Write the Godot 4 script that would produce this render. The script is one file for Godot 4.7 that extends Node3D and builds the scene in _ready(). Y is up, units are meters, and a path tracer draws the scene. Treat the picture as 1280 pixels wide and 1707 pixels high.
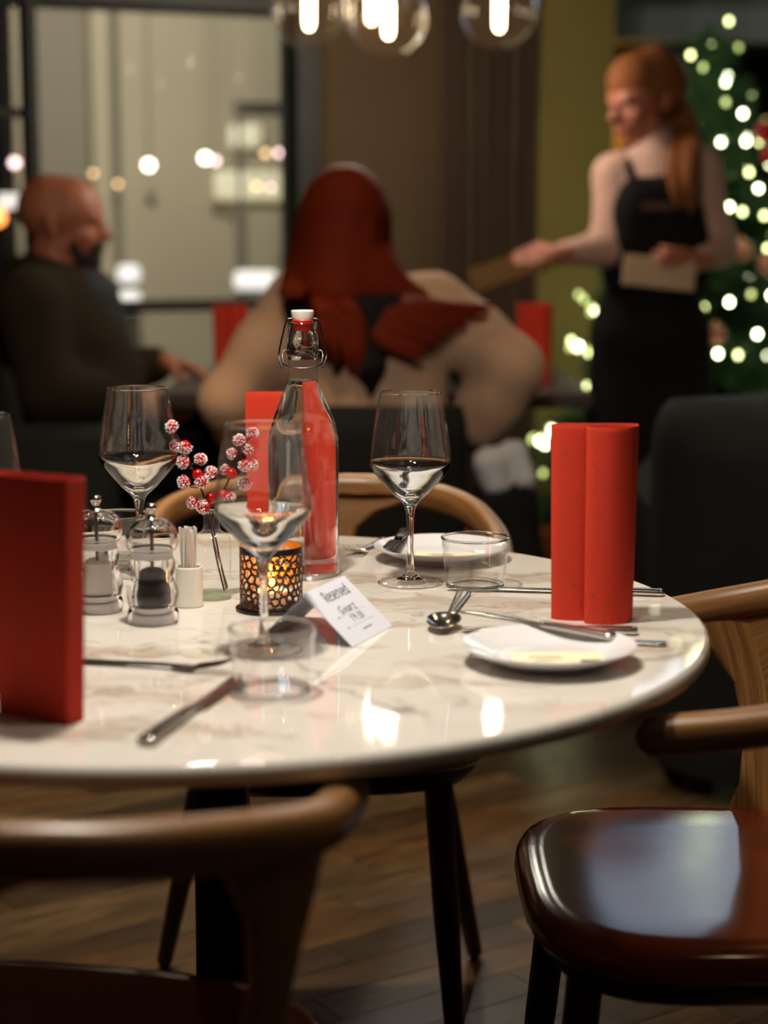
extends Node3D
# A set marble restaurant table at night. Metres, y up, the camera looks along -z.

var M := {}          # materials
var taken := {}      # names in use at top level
var rng := RandomNumberGenerator.new()
const TOP := 0.742   # height of the marble table top


# ---------------------------------------------------------------- mesh builder
class Mb:
	var v := PackedVector3Array()
	var n := PackedVector3Array()
	var uv := PackedVector2Array()
	var ix := PackedInt32Array()

	func tri(a: int, b: int, c: int) -> void:
		var f: Vector3 = (v[c] - v[a]).cross(v[b] - v[a])
		var m: Vector3 = n[a] + n[b] + n[c]
		if f.dot(m) < 0.0:
			ix.append_array([a, c, b])
		else:
			ix.append_array([a, b, c])

	# rows of points, the normal is dv x du (dv from row to row, du along a row)
	func grid(rows: Array, closed := true, flip := false) -> void:
		var nr := rows.size()
		var nc: int = rows[0].size()
		var base := v.size()
		var w := nc + 1 if closed else nc
		var vl := 0.0
		for i in nr:
			var r: PackedVector3Array = rows[i]
			var up: PackedVector3Array = rows[mini(i + 1, nr - 1)]
			var dn: PackedVector3Array = rows[maxi(i - 1, 0)]
			if i > 0:
				vl += (r[0] - dn[0]).length()
			var ul := 0.0
			for j in w:
				var jj := j % nc
				var a: Vector3 = r[(jj + 1) % nc] if closed else r[mini(jj + 1, nc - 1)]
				var b: Vector3 = r[(jj - 1 + nc) % nc] if closed else r[maxi(jj - 1, 0)]
				var du := a - b
				if du.length_squared() < 1e-14:
					var o: PackedVector3Array = up if i < nr - 1 and i == 0 else dn
					du = (o[(jj + 1) % nc] - o[(jj - 1 + nc) % nc]) if closed else (o[mini(jj + 1, nc - 1)] - o[maxi(jj - 1, 0)])
				var dv := up[jj] - dn[jj]
				var nn := dv.cross(du)
				if nn.length_squared() < 1e-20:
					nn = Vector3.UP
				nn = nn.normalized()
				if j > 0:
					ul += (r[jj] - r[(jj - 1 + nc) % nc]).length()
				v.append(r[jj])
				n.append(-nn if flip else nn)
				uv.append(Vector2(ul, vl))
		for i in nr - 1:
			for j in w - 1:
				var p := base + i * w + j
				if v[p].distance_squared_to(v[p + 1]) > 1e-16:
					tri(p, p + 1, p + w)
				if v[p + w].distance_squared_to(v[p + w + 1]) > 1e-16:
					tri(p + 1, p + w + 1, p + w)

	# profile of (radius, height); travelling up the outside the surface faces outward
	func lathe(prof: Array, seg := 40, xf := Transform3D(), crease := 32.0) -> void:
		var run := [prof[0]]
		for k in range(1, prof.size()):
			run.append(prof[k])
			var cut := k == prof.size() - 1
			if not cut:
				var d0: Vector2 = prof[k] - prof[k - 1]
				var d1: Vector2 = prof[k + 1] - prof[k]
				cut = absf(d0.angle_to(d1)) > deg_to_rad(crease)
			if cut:
				var rows := []
				for p in run:
					var r := PackedVector3Array()
					for j in seg:
						var a := TAU * j / seg
						r.append(xf * Vector3(p.x * cos(a), p.y, p.x * sin(a)))
					rows.append(r)
				grid(rows)
				run = [prof[k]]

	# a tube along points; radii as Vector2 (sideways, along the given up), rounded ends
	func sweep(pts: Array, rad: Array, seg := 12, up := Vector3.UP, caps := true, square := 0.0) -> void:
		var rows := []
		var np := pts.size()
		for i in np:
			var t: Vector3 = (pts[mini(i + 1, np - 1)] - pts[maxi(i - 1, 0)]).normalized()
			var s: Vector3 = t.cross(up)
			if s.length() < 0.05:
				s = t.cross(Vector3.RIGHT)
			s = s.normalized()
			var q := s.cross(t).normalized()
			var r: Vector2 = rad[i] if rad.size() > 1 else rad[0]
			if caps and i == 0:
				for c in [[1.0, 0.02], [0.8, 0.6], [0.35, 0.93]]:
					rows.append(ring(pts[0] - t * minf(r.x, r.y) * c[0], s, q, r * c[1], seg, square))
			rows.append(ring(pts[i], s, q, r, seg, square))
			if caps and i == np - 1:
				for c in [[0.35, 0.93], [0.8, 0.6], [1.0, 0.02]]:
					rows.append(ring(pts[i] + t * minf(r.x, r.y) * c[0], s, q, r * c[1], seg, square))
		grid(rows)

	func ring(c: Vector3, s: Vector3, q: Vector3, r: Vector2, seg: int, square: float) -> PackedVector3Array:
		var o := PackedVector3Array()
		for j in seg:
			var a := TAU * j / seg
			var x := cos(a)
			var y := sin(a)
			if square > 0.0:
				x = signf(x) * pow(absf(x), 1.0 - square)
				y = signf(y) * pow(absf(y), 1.0 - square)
			o.append(c - s * x * r.x + q * y * r.y)
		return o

	func flat(pts: Array, nn: Vector3) -> void:   # one planar convex polygon
		var b := v.size()
		for p in pts:
			v.append(p)
			n.append(nn)
			uv.append(Vector2(p.x + p.z * 0.31, p.y + p.z * 0.7))
		for k in range(1, pts.size() - 1):
			tri(b, b + k, b + k + 1)

	# chamfered box
	func box(c: Vector3, s: Vector3, bev := 0.004, xf := Transform3D()) -> void:
		var h := s * 0.5
		bev = minf(bev, minf(h.x, minf(h.y, h.z)) * 0.9)
		var P := func(x: float, y: float, z: float) -> Vector3: return xf * (c + Vector3(x, y, z))
		for ax in 3:
			for sg in [-1.0, 1.0]:
				var nn := Vector3.ZERO
				nn[ax] = sg
				var u := (ax + 1) % 3
				var w := (ax + 2) % 3
				var q := []
				for k in [[-1, -1], [1, -1], [1, 1], [-1, 1]]:
					var p := Vector3.ZERO
					p[ax] = sg * h[ax]
					p[u] = k[0] * (h[u] - bev)
					p[w] = k[1] * (h[w] - bev)
					q.append(P.call(p.x, p.y, p.z))
				flat(q, (xf.basis * nn).normalized())
				# the edge between +-ax and +-u
				for sg2 in [-1.0, 1.0]:
					var e := []
					for k in [[0, -1], [0, 1], [1, 1], [1, -1]]:
						var p := Vector3.ZERO
						p[ax] = sg * (h[ax] - (bev if k[0] else 0.0))
						p[u] = sg2 * (h[u] - (0.0 if k[0] else bev))
						p[w] = k[1] * (h[w] - bev)
						e.append(P.call(p.x, p.y, p.z))
					var n2 := Vector3.ZERO
					n2[ax] = sg
					n2[u] = sg2
					flat(e, (xf.basis * n2).normalized())
		for x in [-1.0, 1.0]:
			for y in [-1.0, 1.0]:
				for z in [-1.0, 1.0]:
					flat([P.call(x * h.x, y * (h.y - bev), z * (h.z - bev)), P.call(x * (h.x - bev), y * h.y, z * (h.z - bev)), P.call(x * (h.x - bev), y * (h.y - bev), z * h.z)], (xf.basis * Vector3(x, y, z)).normalized())

	func ball(c: Vector3, r: Vector3, seg := 14, rings := 8) -> void:
		var rows := []
		for i in rings + 1:
			var a := -PI / 2 + PI * i / rings
			var q := PackedVector3Array()
			for j in seg:
				var b := TAU * j / seg
				q.append(c + Vector3(r.x * cos(a) * cos(b), r.y * sin(a), r.z * cos(a) * sin(b)))
			rows.append(q)
		grid(rows)

	# stacked closed outlines, closed at both ends with a fan to their middle
	func loft(rows: Array, caps := true) -> void:
		grid(rows)
		if caps:
			for e in [0, rows.size() - 1]:
				var r: PackedVector3Array = rows[e]
				var m := Vector3.ZERO
				for p in r:
					m += p
				m /= r.size()
				var other: PackedVector3Array = rows[1 if e == 0 else rows.size() - 2]
				var nn := (r[r.size() / 3] - r[0]).cross(r[2 * r.size() / 3] - r[0]).normalized()
				var mo := Vector3.ZERO
				for p in other:
					mo += p
				if nn.dot(m - mo / other.size()) < 0:
					nn = -nn
				var b := v.size()
				v.append(m)
				n.append(nn)
				uv.append(Vector2(m.x, m.z))
				for p in r:
					v.append(p)
					n.append(nn)
					uv.append(Vector2(p.x, p.z))
				for k in r.size():
					tri(b, b + 1 + k, b + 1 + (k + 1) % r.size())

	func mesh() -> ArrayMesh:
		var a := []
		a.resize(Mesh.ARRAY_MAX)
		a[Mesh.ARRAY_VERTEX] = v
		a[Mesh.ARRAY_NORMAL] = n
		a[Mesh.ARRAY_TEX_UV] = uv
		a[Mesh.ARRAY_INDEX] = ix
		var m := ArrayMesh.new()
		m.add_surface_from_arrays(Mesh.PRIMITIVE_TRIANGLES, a)
		return m


# smooth union of tapered capsules [a, b, ra, rb], meshed as surface nets
func blob(mb: Mb, bones: Array, cell: float, k: float) -> void:
	var lo := Vector3(1e9, 1e9, 1e9)
	var hi := -lo
	for b in bones:
		var r: float = maxf(b[2], b[3]) + 3.0 * cell + k
		for p in [b[0], b[1]]:
			lo = lo.min(p - Vector3(r, r, r))
			hi = hi.max(p + Vector3(r, r, r))
	var nx := int((hi.x - lo.x) / cell) + 2
	var ny := int((hi.y - lo.y) / cell) + 2
	var nz := int((hi.z - lo.z) / cell) + 2
	var f := PackedFloat32Array()
	f.resize(nx * ny * nz)
	var far := 5.0 * k
	for b in bones:
		var a: Vector3 = b[0]
		var ba: Vector3 = b[1] - a
		var l2 := maxf(ba.length_squared(), 1e-9)
		var ra: float = b[2]
		var dr: float = b[3] - ra
		var rm := maxf(b[2], b[3]) + far
		var p0: Vector3 = a.min(b[1]) - Vector3(rm, rm, rm) - lo
		var p1: Vector3 = a.max(b[1]) + Vector3(rm, rm, rm) - lo
		for z in range(maxi(0, int(p0.z / cell)), mini(nz, int(p1.z / cell) + 2)):
			for y in range(maxi(0, int(p0.y / cell)), mini(ny, int(p1.y / cell) + 2)):
				var o := (z * ny + y) * nx
				for x in range(maxi(0, int(p0.x / cell)), mini(nx, int(p1.x / cell) + 2)):
					var p := lo + Vector3(x, y, z) * cell - a
					var t := clampf(p.dot(ba) / l2, 0.0, 1.0)
					var d := (p - ba * t).length() - ra - dr * t
					if d < far:
						f[o + x] += exp(-maxf(d, -40.0 * k) / k)
	var cut := exp(-5.0)
	for i in f.size():
		f[i] = -k * log(maxf(f[i], cut))
	var id := PackedInt32Array()
	id.resize(nx * ny * nz)
	id.fill(-1)
	var sy := nx
	var sz := nx * ny
	var corner := [0, 1, sy, sy + 1, sz, sz + 1, sz + sy, sz + sy + 1]
	var edges := [[0, 1], [2, 3], [4, 5], [6, 7], [0, 2], [1, 3], [4, 6], [5, 7], [0, 4], [1, 5], [2, 6], [3, 7]]
	for z in nz - 1:
		for y in ny - 1:
			for x in nx - 1:
				var i := z * sz + y * sy + x
				var s := 0
				if f[i] < 0: s += 1
				if f[i + 1] < 0: s += 1
				if f[i + sy] < 0: s += 1
				if f[i + sy + 1] < 0: s += 1
				if f[i + sz] < 0: s += 1
				if f[i + sz + 1] < 0: s += 1
				if f[i + sz + sy] < 0: s += 1
				if f[i + sz + sy + 1] < 0: s += 1
				if s == 0 or s == 8:
					continue
				var m := Vector3.ZERO
				var c := 0
				for e in edges:
					var fa := f[i + corner[e[0]]]
					var fb := f[i + corner[e[1]]]
					if (fa < 0) != (fb < 0):
						var t := fa / (fa - fb)
						var pa := Vector3(e[0] & 1, (e[0] >> 1) & 1, e[0] >> 2)
						var pb := Vector3(e[1] & 1, (e[1] >> 1) & 1, e[1] >> 2)
						m += pa.lerp(pb, t)
						c += 1
				m /= c
				var g := Vector3(f[i + 1] + f[i + 1 + sy] + f[i + 1 + sz] + f[i + 1 + sy + sz] - f[i] - f[i + sy] - f[i + sz] - f[i + sy + sz],
					f[i + sy] + f[i + sy + 1] + f[i + sy + sz] + f[i + sy + sz + 1] - f[i] - f[i + 1] - f[i + sz] - f[i + sz + 1],
					f[i + sz] + f[i + sz + 1] + f[i + sz + sy] + f[i + sz + sy + 1] - f[i] - f[i + 1] - f[i + sy] - f[i + sy + 1])
				id[i] = mb.v.size()
				var p := lo + (Vector3(x, y, z) + m) * cell
				mb.v.append(p)
				mb.n.append(g.normalized())
				mb.uv.append(Vector2(p.x + p.z, p.y))
	for z in range(1, nz - 1):
		for y in range(1, ny - 1):
			for x in range(1, nx - 1):
				var i := z * sz + y * sy + x
				var neg := f[i] < 0
				for ax in 3:
					var d: int = [1, sy, sz][ax]
					if neg == (f[i + d] < 0):
						continue
					var u: int = [sy, sz, 1][ax]
					var w: int = [sz, 1, sy][ax]
					var a := id[i]
					var b := id[i - u]
					var c := id[i - u - w]
					var e := id[i - w]
					if a >= 0 and b >= 0 and c >= 0 and e >= 0:
						mb.tri(a, b, c)
						mb.tri(a, c, e)


# ---------------------------------------------------------------- naming
func numbered(called: String) -> String:
	var k: int = taken.get(called, -1) + 1
	taken[called] = k
	return called if k == 0 else "%s_%03d" % [called, k]

func tag(o: Node, label: String, category := "", group := "", kind := "") -> void:
	if label: o.set_meta("label", label)
	if category: o.set_meta("category", category)
	if group: o.set_meta("group", group)
	if kind: o.set_meta("kind", kind)

func thing(called: String, label: String, category: String, at := Vector3.ZERO, turn := 0.0, group := "", kind := "") -> Node3D:
	var o := Node3D.new()
	o.name = numbered(called)
	o.position = at
	o.rotation.y = turn
	add_child(o, true)
	tag(o, label, category, group, kind)
	return o

func part(mb: Mb, called: String, m: Material, parent: Node) -> MeshInstance3D:
	return piece(mb.mesh(), called, m, parent)

func piece(me: Mesh, called: String, m: Material, parent: Node, xf := Transform3D()) -> MeshInstance3D:
	var o := MeshInstance3D.new()
	o.name = called
	o.mesh = me
	o.material_override = m
	o.transform = xf
	parent.add_child(o, true)
	return o

func solo(mb: Mb, called: String, m: Material, label: String, category: String, at := Vector3.ZERO, turn := 0.0, group := "", kind := "") -> MeshInstance3D:
	var o := MeshInstance3D.new()
	o.name = numbered(called)
	o.mesh = mb.mesh()
	o.material_override = m
	o.position = at
	o.rotation.y = turn
	add_child(o, true)
	tag(o, label, category, group, kind)
	return o

func twin(src: Node3D, label: String, at: Vector3, turn := 0.0, group := "") -> Node3D:
	var o: Node3D = src.duplicate()
	var stem: String = src.name
	if stem.right(4).begins_with("_"):
		stem = stem.left(-4)
	o.name = numbered(stem)
	o.position = at
	o.rotation.y = turn
	add_child(o, true)
	o.set_meta("label", label)
	if group: o.set_meta("group", group)
	return o

func box_mb(c: Vector3, s: Vector3, bev := 0.004, xf := Transform3D()) -> Mb:
	var m := Mb.new()
	m.box(c, s, bev, xf)
	return m

func lathe_mb(prof: Array, seg := 40) -> Mb:
	var m := Mb.new()
	m.lathe(prof, seg)
	return m

func spline(pts: Array, per := 6) -> Array:
	var o := []
	for i in pts.size() - 1:
		var p0 = pts[maxi(i - 1, 0)]
		var p3 = pts[mini(i + 2, pts.size() - 1)]
		for j in per:
			var t := float(j) / per
			o.append(cat(p0, pts[i], pts[i + 1], p3, t))
	o.append(pts[-1])
	return o

func cat(a, b, c, d, t: float):
	return 0.5 * (2.0 * b + (c - a) * t + (2.0 * a - 5.0 * b + 4.0 * c - d) * t * t + (3.0 * b - a - 3.0 * c + d) * t * t * t)

func P(x: float, y: float, d: float) -> Vector3:   # d metres in front of the camera
	return Vector3(x, y, -d)

func lamp(at: Vector3, energy: float, color: Color, size: float, parent: Node = self, called := "lamp_light") -> OmniLight3D:
	var l := OmniLight3D.new()
	l.name = called
	l.position = at
	l.light_energy = energy
	l.light_color = color
	l.light_size = size
	l.omni_range = 14.0
	l.omni_attenuation = 2.0
	l.shadow_enabled = true
	parent.add_child(l, true)
	return l


# ---------------------------------------------------------------- materials
func mat(called: String, c: Color, rough := 0.6, metal := 0.0) -> StandardMaterial3D:
	var m := StandardMaterial3D.new()
	m.resource_name = called
	m.albedo_color = c
	m.roughness = rough
	m.metallic = metal
	M[called] = m
	return m

func pane(called: String, c := Color(1, 1, 1), a := 0.02) -> StandardMaterial3D:
	var m := mat(called, Color(c.r, c.g, c.b, a), 0.03)
	m.transparency = BaseMaterial3D.TRANSPARENCY_ALPHA
	return m

func solid_glass(called: String, c := Color(1, 1, 1), bend := 0.05) -> StandardMaterial3D:
	var m := mat(called, Color(c.r, c.g, c.b, 0.0), 0.0)
	m.refraction_enabled = true
	m.refraction_scale = bend
	return m

func glow(called: String, c: Color, e: float) -> StandardMaterial3D:
	var m := mat(called, Color(0.8, 0.8, 0.8), 0.5)
	m.emission_enabled = true
	m.emission = c
	m.emission_energy_multiplier = e
	return m

func noise(s: int, fr: float, oct := 3) -> FastNoiseLite:
	var n := FastNoiseLite.new()
	n.seed = s
	n.noise_type = FastNoiseLite.TYPE_SIMPLEX_SMOOTH
	n.frequency = fr
	n.fractal_octaves = oct
	return n

func picture(w: int, h: int, f: Callable) -> ImageTexture:
	var im := Image.create(w, h, false, Image.FORMAT_RGB8)
	for y in h:
		for x in w:
			im.set_pixel(x, y, f.call(x, y))
	return ImageTexture.create_from_image(im)

func wood_tex(s: int, a: Color, b: Color, rings := 1.0) -> ImageTexture:   # grain runs along v
	var n1 := noise(s, 0.02)
	var n2 := noise(s + 1, 0.11, 2)
	return picture(256, 512, func(x, y):
		var t := 0.5 + 0.6 * n1.get_noise_2d(x * 2.2 * rings, y * 0.13)
		t += 0.35 * n2.get_noise_2d(x * 3.0, y * 0.09)
		return a.lerp(b, clampf(t, 0.0, 1.0)))

func marble_tex() -> ImageTexture:
	# 1024 px over 1.13 m: x to the right, y towards the camera
	var n1 := noise(5, 0.004, 4)
	var n2 := noise(6, 0.013, 3)
	var n3 := noise(8, 0.02, 3)
	var veins := [
		[Vector2(0.58, 0.66), Vector2(0.72, 0.86), 0.0040, 0.75], [Vector2(0.44, 0.50), Vector2(0.58, 0.66), 0.003, 0.4], [Vector2(0.25, 0.36), Vector2(0.47, 0.33), 0.0035, 0.6],
		[Vector2(0.30, 0.24), Vector2(0.56, 0.30), 0.002, 0.4], [Vector2(0.05, 0.45), Vector2(0.40, 0.62), 0.004, 0.45], [Vector2(0.68, 0.47), Vector2(0.99, 0.51), 0.0025, 0.5],
		[Vector2(0.60, 0.26), Vector2(0.90, 0.31), 0.002, 0.4], [Vector2(0.52, 0.60), Vector2(0.69, 0.62), 0.004, 0.4], [Vector2(0.2, 0.9), Vector2(0.55, 0.93), 0.004, 0.35], [Vector2(0.35, 0.85), Vector2(0.36, 1.0), 0.004, 0.5],
	]
	var base := Color(0.885, 0.868, 0.838)
	var tan_ := Color(0.76, 0.695, 0.63)
	var grey := Color(0.42, 0.41, 0.40)
	return picture(1024, 1024, func(x, y):
		var w := n2.get_noise_2d(x, y)
		var t := n1.get_noise_2d(x * 0.55 + 40.0 * w, y * 2.4 + 60.0 * w)
		var c := base.lerp(tan_, clampf(0.06 + 1.9 * maxf(t - 0.10, 0.0), 0.0, 0.8))
		var s := absf(n3.get_noise_2d(x * 0.18 + 300.0, y * 1.1 + 30.0 * w))
		c = c.lerp(tan_.darkened(0.22), clampf(0.55 - s * 7.0, 0.0, 0.55) * clampf(0.5 + 2.0 * t, 0.0, 1.0))
		var p := Vector2(x, y) / 1024.0 + Vector2(w, n3.get_noise_2d(y, x)) * 0.028
		for q in veins:
			var ab: Vector2 = q[1] - q[0]
			var k := clampf((p - q[0]).dot(ab) / ab.length_squared(), 0.0, 1.0)
			var d: float = (p - q[0] - ab * k).length()
			if d < 0.03:
				c = c.lerp(grey, q[3] * exp(-d / q[2]) * (0.65 + 0.7 * n3.get_noise_2d(x * 1.5, y * 1.5)))
		return c)

func napkin_tex() -> ImageTexture:   # fine gold swirls and dots printed on red paper
	var red := Color(0.85, 0.20, 0.085)
	var gold := Color(0.55, 0.25, 0.08)
	var n1 := noise(31, 0.011, 1)
	var n2 := noise(32, 0.5, 1)
	var dots := []
	var r := RandomNumberGenerator.new()
	r.seed = 4
	for i in 42:
		dots.append(Vector3(r.randf() * 256, r.randf() * 256, 1.4 + r.randf() * 1.6))
	return picture(256, 256, func(x, y):
		var c := red.lerp(red.darkened(0.12), 0.5 + 0.5 * n2.get_noise_2d(x, y))
		var a := n1.get_noise_2d(x, y * 0.8)
		var l := absf(fposmod(a * 14.0, 1.0) - 0.5)
		if a > 0.08 and l < 0.06:
			c = c.lerp(gold, 0.55)
		for d in dots:
			if absf(x - d.x) < 4 and absf(y - d.y) < 4 and Vector2(x - d.x, y - d.y).length() < d.z:
				c = c.lerp(gold, 0.75)
		return c)

func make_materials() -> void:
	var m := mat("marble", Color(1, 1, 1), 0.03)
	m.albedo_texture = marble_tex()
	m.metallic_specular = 0.55
	m = mat("marble_edge", Color(0.80, 0.72, 0.55), 0.25)
	var oak := wood_tex(11, Color(0.68, 0.51, 0.31), Color(0.44, 0.31, 0.175))
	m = mat("oak", Color(0.90, 0.87, 0.82), 0.38)
	m.albedo_texture = oak
	m.uv1_scale = Vector3(6, 1.6, 1)
	m.clearcoat_enabled = true
	m.clearcoat = 0.25
	m.clearcoat_roughness = 0.25
	m = mat("dark_oak", Color(0.42, 0.36, 0.33), 0.45)
	m.albedo_texture = oak
	m.uv1_scale = Vector3(6, 1.6, 1)
	m = mat("leather", Color(0.47, 0.20, 0.085), 0.12)
	m.metallic_specular = 0.5
	var lt := NoiseTexture2D.new()
	lt.noise = noise(3, 0.09, 2)
	lt.width = 256
	lt.height = 256
	lt.seamless = true
	lt.as_normal_map = true
	lt.bump_strength = 0.6
	m.normal_enabled = true
	m.normal_texture = lt
	m.normal_scale = 0.06
	m.uv1_triplanar = true
	m.uv1_scale = Vector3(9, 9, 9)
	var fn1 := noise(21, 0.02)
	var fn2 := noise(22, 0.11, 2)
	var fa := Color(0.40, 0.325, 0.235)
	var fb := Color(0.07, 0.062, 0.056)
	var ft := picture(512, 256, func(x, y):   # grain along u
		var t := 0.5 + 1.1 * fn1.get_noise_2d(y * 4.6, x * 0.22) + 0.8 * fn2.get_noise_2d(y * 3.4, x * 0.12)
		return fa.lerp(fb, clampf(t, 0.0, 1.0)))
	for i in 4:
		m = mat("floor_wood_%d" % i, [Color(1, 1, 1), Color(0.8, 0.76, 0.74), Color(1.0, 0.92, 0.82), Color(0.68, 0.68, 0.7)][i], 0.33)
		m.albedo_texture = ft
		m.uv1_triplanar = true
		m.uv1_scale = Vector3(1.7, 13, 13)
		m.uv1_offset = Vector3(i * 0.37, i * 0.21, i * 0.13)
	var nt := napkin_tex()
	m = mat("napkin", Color(1, 1, 1), 0.85)
	m.albedo_texture = nt
	m.uv1_scale = Vector3(7, 7, 1)
	m.backlight_enabled = true
	m.backlight = Color(0.10, 0.015, 0.005)
	mat("steel", Color(0.78, 0.76, 0.73), 0.16, 1.0)
	mat("old_steel", Color(0.42, 0.40, 0.38), 0.28, 1.0)
	mat("dark_steel", Color(0.16, 0.15, 0.14), 0.12, 1.0)
	mat("porcelain", Color(0.90, 0.90, 0.91), 0.10).metallic_specular = 0.6
	mat("paper", Color(0.86, 0.875, 0.925), 0.8)
	mat("cream_paper", Color(0.93, 0.90, 0.76), 0.8)
	mat("ink", Color(0.06, 0.05, 0.07), 0.7)
	mat("print_grey", Color(0.50, 0.48, 0.50), 0.8)
	mat("print_brown", Color(0.33, 0.20, 0.15), 0.8)
	mat("black_metal", Color(0.035, 0.033, 0.032), 0.38)
	mat("black_tin", Color(0.05, 0.045, 0.042), 0.35, 0.4)
	mat("gold_tin", Color(0.90, 0.66, 0.26), 0.4, 0.85)
	mat("wax", Color(0.90, 0.84, 0.74), 0.5)
	mat("white_plastic", Color(0.88, 0.86, 0.85), 0.3)
	mat("white_ceramic", Color(0.90, 0.88, 0.84), 0.15)
	mat("red_rubber", Color(0.80, 0.07, 0.04), 0.4)
	mat("salt", Color(0.90, 0.87, 0.82), 0.9)
	mat("toothpick_wood", Color(0.80, 0.70, 0.56), 0.7)
	mat("straw_paper", Color(0.90, 0.88, 0.86), 0.6)
	m = mat("pepper", Color(1, 1, 1), 0.8)
	var pn := noise(41, 0.25, 2)
	m.albedo_texture = picture(128, 128, func(x, y):
		var t := pn.get_noise_2d(x, y)
		return Color(0.045, 0.035, 0.03).lerp(Color(0.26, 0.17, 0.10), clampf(t * 1.6 - 0.15, 0.0, 1.0)))
	m.uv1_scale = Vector3(20, 20, 1)
	pane("clear_glass", Color(1, 1, 1), 0.003)
	pane("window_glass", Color(0.9, 1.0, 0.95), 0.02).metallic_specular = 0.03
	pane("smoked_glass", Color(0.20, 0.15, 0.10), 0.05)
	solid_glass("thick_glass")
	m = mat("green_glass", Color(0.62, 0.70, 0.55, 0.35), 0.26)
	m.transparency = BaseMaterial3D.TRANSPARENCY_ALPHA
	solid_glass("acrylic", Color(1, 1, 1), 0.035)
	solid_glass("water", Color(1, 1, 1), 0.033)
	mat("berry_red", Color(0.72, 0.03, 0.035), 0.16)
	mat("frost", Color(0.96, 0.93, 0.94), 0.7)
	mat("twig", Color(0.26, 0.06, 0.045), 0.6)
	mat("dark_wire", Color(0.10, 0.08, 0.07), 0.5)
	glow("filament", Color(1.0, 0.88, 0.68), 20.0)
	glow("downlight", Color(1.0, 0.85, 0.62), 6.0)  # lens glow of the added fill lights
	glow("flame", Color(1.0, 0.62, 0.20), 14.0)
	# the room
	mat("olive_wall", Color(0.42, 0.36, 0.165), 0.85)
	mat("brown_wall", Color(0.30, 0.225, 0.13), 0.85)
	mat("dark_frame", Color(0.115, 0.10, 0.06), 0.55)
	mat("ceiling_paint", Color(0.22, 0.20, 0.17), 0.9)
	mat("room_wall", Color(0.25, 0.21, 0.16), 0.9)
	mat("night_wall", Color(0.105, 0.10, 0.12), 0.8)
	mat("grey_panel", Color(0.62, 0.65, 0.67), 0.5)
	mat("plum_panel", Color(0.27, 0.24, 0.29), 0.7)
	mat("facade", Color(0.60, 0.56, 0.46), 0.9)
	mat("facade_dark", Color(0.44, 0.41, 0.35), 0.9)
	mat("pavement", Color(0.2, 0.2, 0.2), 0.9)
	m = mat("curtain", Color(0.27, 0.195, 0.125), 0.9)
	m.rim_enabled = true
	m.rim = 0.3
	mat("table_brown", Color(0.20, 0.15, 0.115), 0.45)
	mat("black_cloth", Color(0.10, 0.09, 0.09), 0.9).metallic_specular = 0.2
	mat("black_hide", Color(0.10, 0.10, 0.10), 0.75).metallic_specular = 0.25
	mat("green_cloth", Color(0.10, 0.115, 0.09), 0.9)
	mat("skin", Color(0.62, 0.36, 0.25), 0.55).subsurf_scatter_enabled = true
	M.skin.subsurf_scatter_strength = 0.15
	mat("eye_white", Color(0.85, 0.82, 0.8), 0.2)
	m = mat("sweater", Color(0.68, 0.545, 0.445), 0.95)
	m.rim_enabled = true
	m.rim = 0.4
	mat("red_hair", Color(0.37, 0.115, 0.05), 0.6).metallic_specular = 0.15
	mat("fair_hair", Color(0.46, 0.27, 0.14), 0.65).metallic_specular = 0.2
	mat("beard", Color(0.10, 0.05, 0.03), 0.8)
	mat("jacket", Color(0.17, 0.14, 0.10), 0.95).metallic_specular = 0.2
	mat("navy_shirt", Color(0.03, 0.032, 0.05), 0.8)
	mat("blouse", Color(0.74, 0.58, 0.51), 0.9)
	mat("menu_card", Color(0.27, 0.19, 0.10), 0.95).metallic_specular = 0.1
	mat("folder", Color(0.66, 0.54, 0.42), 0.6)
	m = mat("white_fur", Color(0.70, 0.70, 0.72), 0.95)
	mat("needles", Color(0.11, 0.25, 0.10), 0.7)
	mat("bark", Color(0.12, 0.08, 0.05), 0.9)
	mat("red_bauble", Color(0.55, 0.02, 0.02), 0.12, 0.3)
	mat("rose_bauble", Color(0.62, 0.40, 0.35), 0.12, 0.4)
	mat("yellow_paper", Color(0.50, 0.36, 0.05), 0.6)
	glow("led_white", Color(0.96, 1.0, 0.80), 17.0)
	glow("led_warm", Color(0.93, 0.96, 0.64), 7.0)
	glow("led_dim", Color(0.66, 0.72, 0.40), 4.0)
	glow("glow_white", Color(1.0, 0.97, 0.88), 9.0)
	glow("reflection_amber", Color(1.0, 0.80, 0.50), 3.2)
	glow("reflection_rose", Color(1.0, 0.80, 0.80), 5.0)
	glow("shop_yellow", Color(0.95, 0.88, 0.48), 0.33)
	glow("lantern_white", Color(1.0, 0.98, 0.95), 0.75)
	glow("amber_globe", Color(1.0, 0.66, 0.13), 3.0)
	glow("amber_panel", Color(1.0, 0.60, 0.14), 0.33)
	glow("screen_blue", Color(0.80, 0.89, 1.0), 0.62)
	glow("orange_lamp", Color(1.0, 0.55, 0.2), 3.0)


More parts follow.
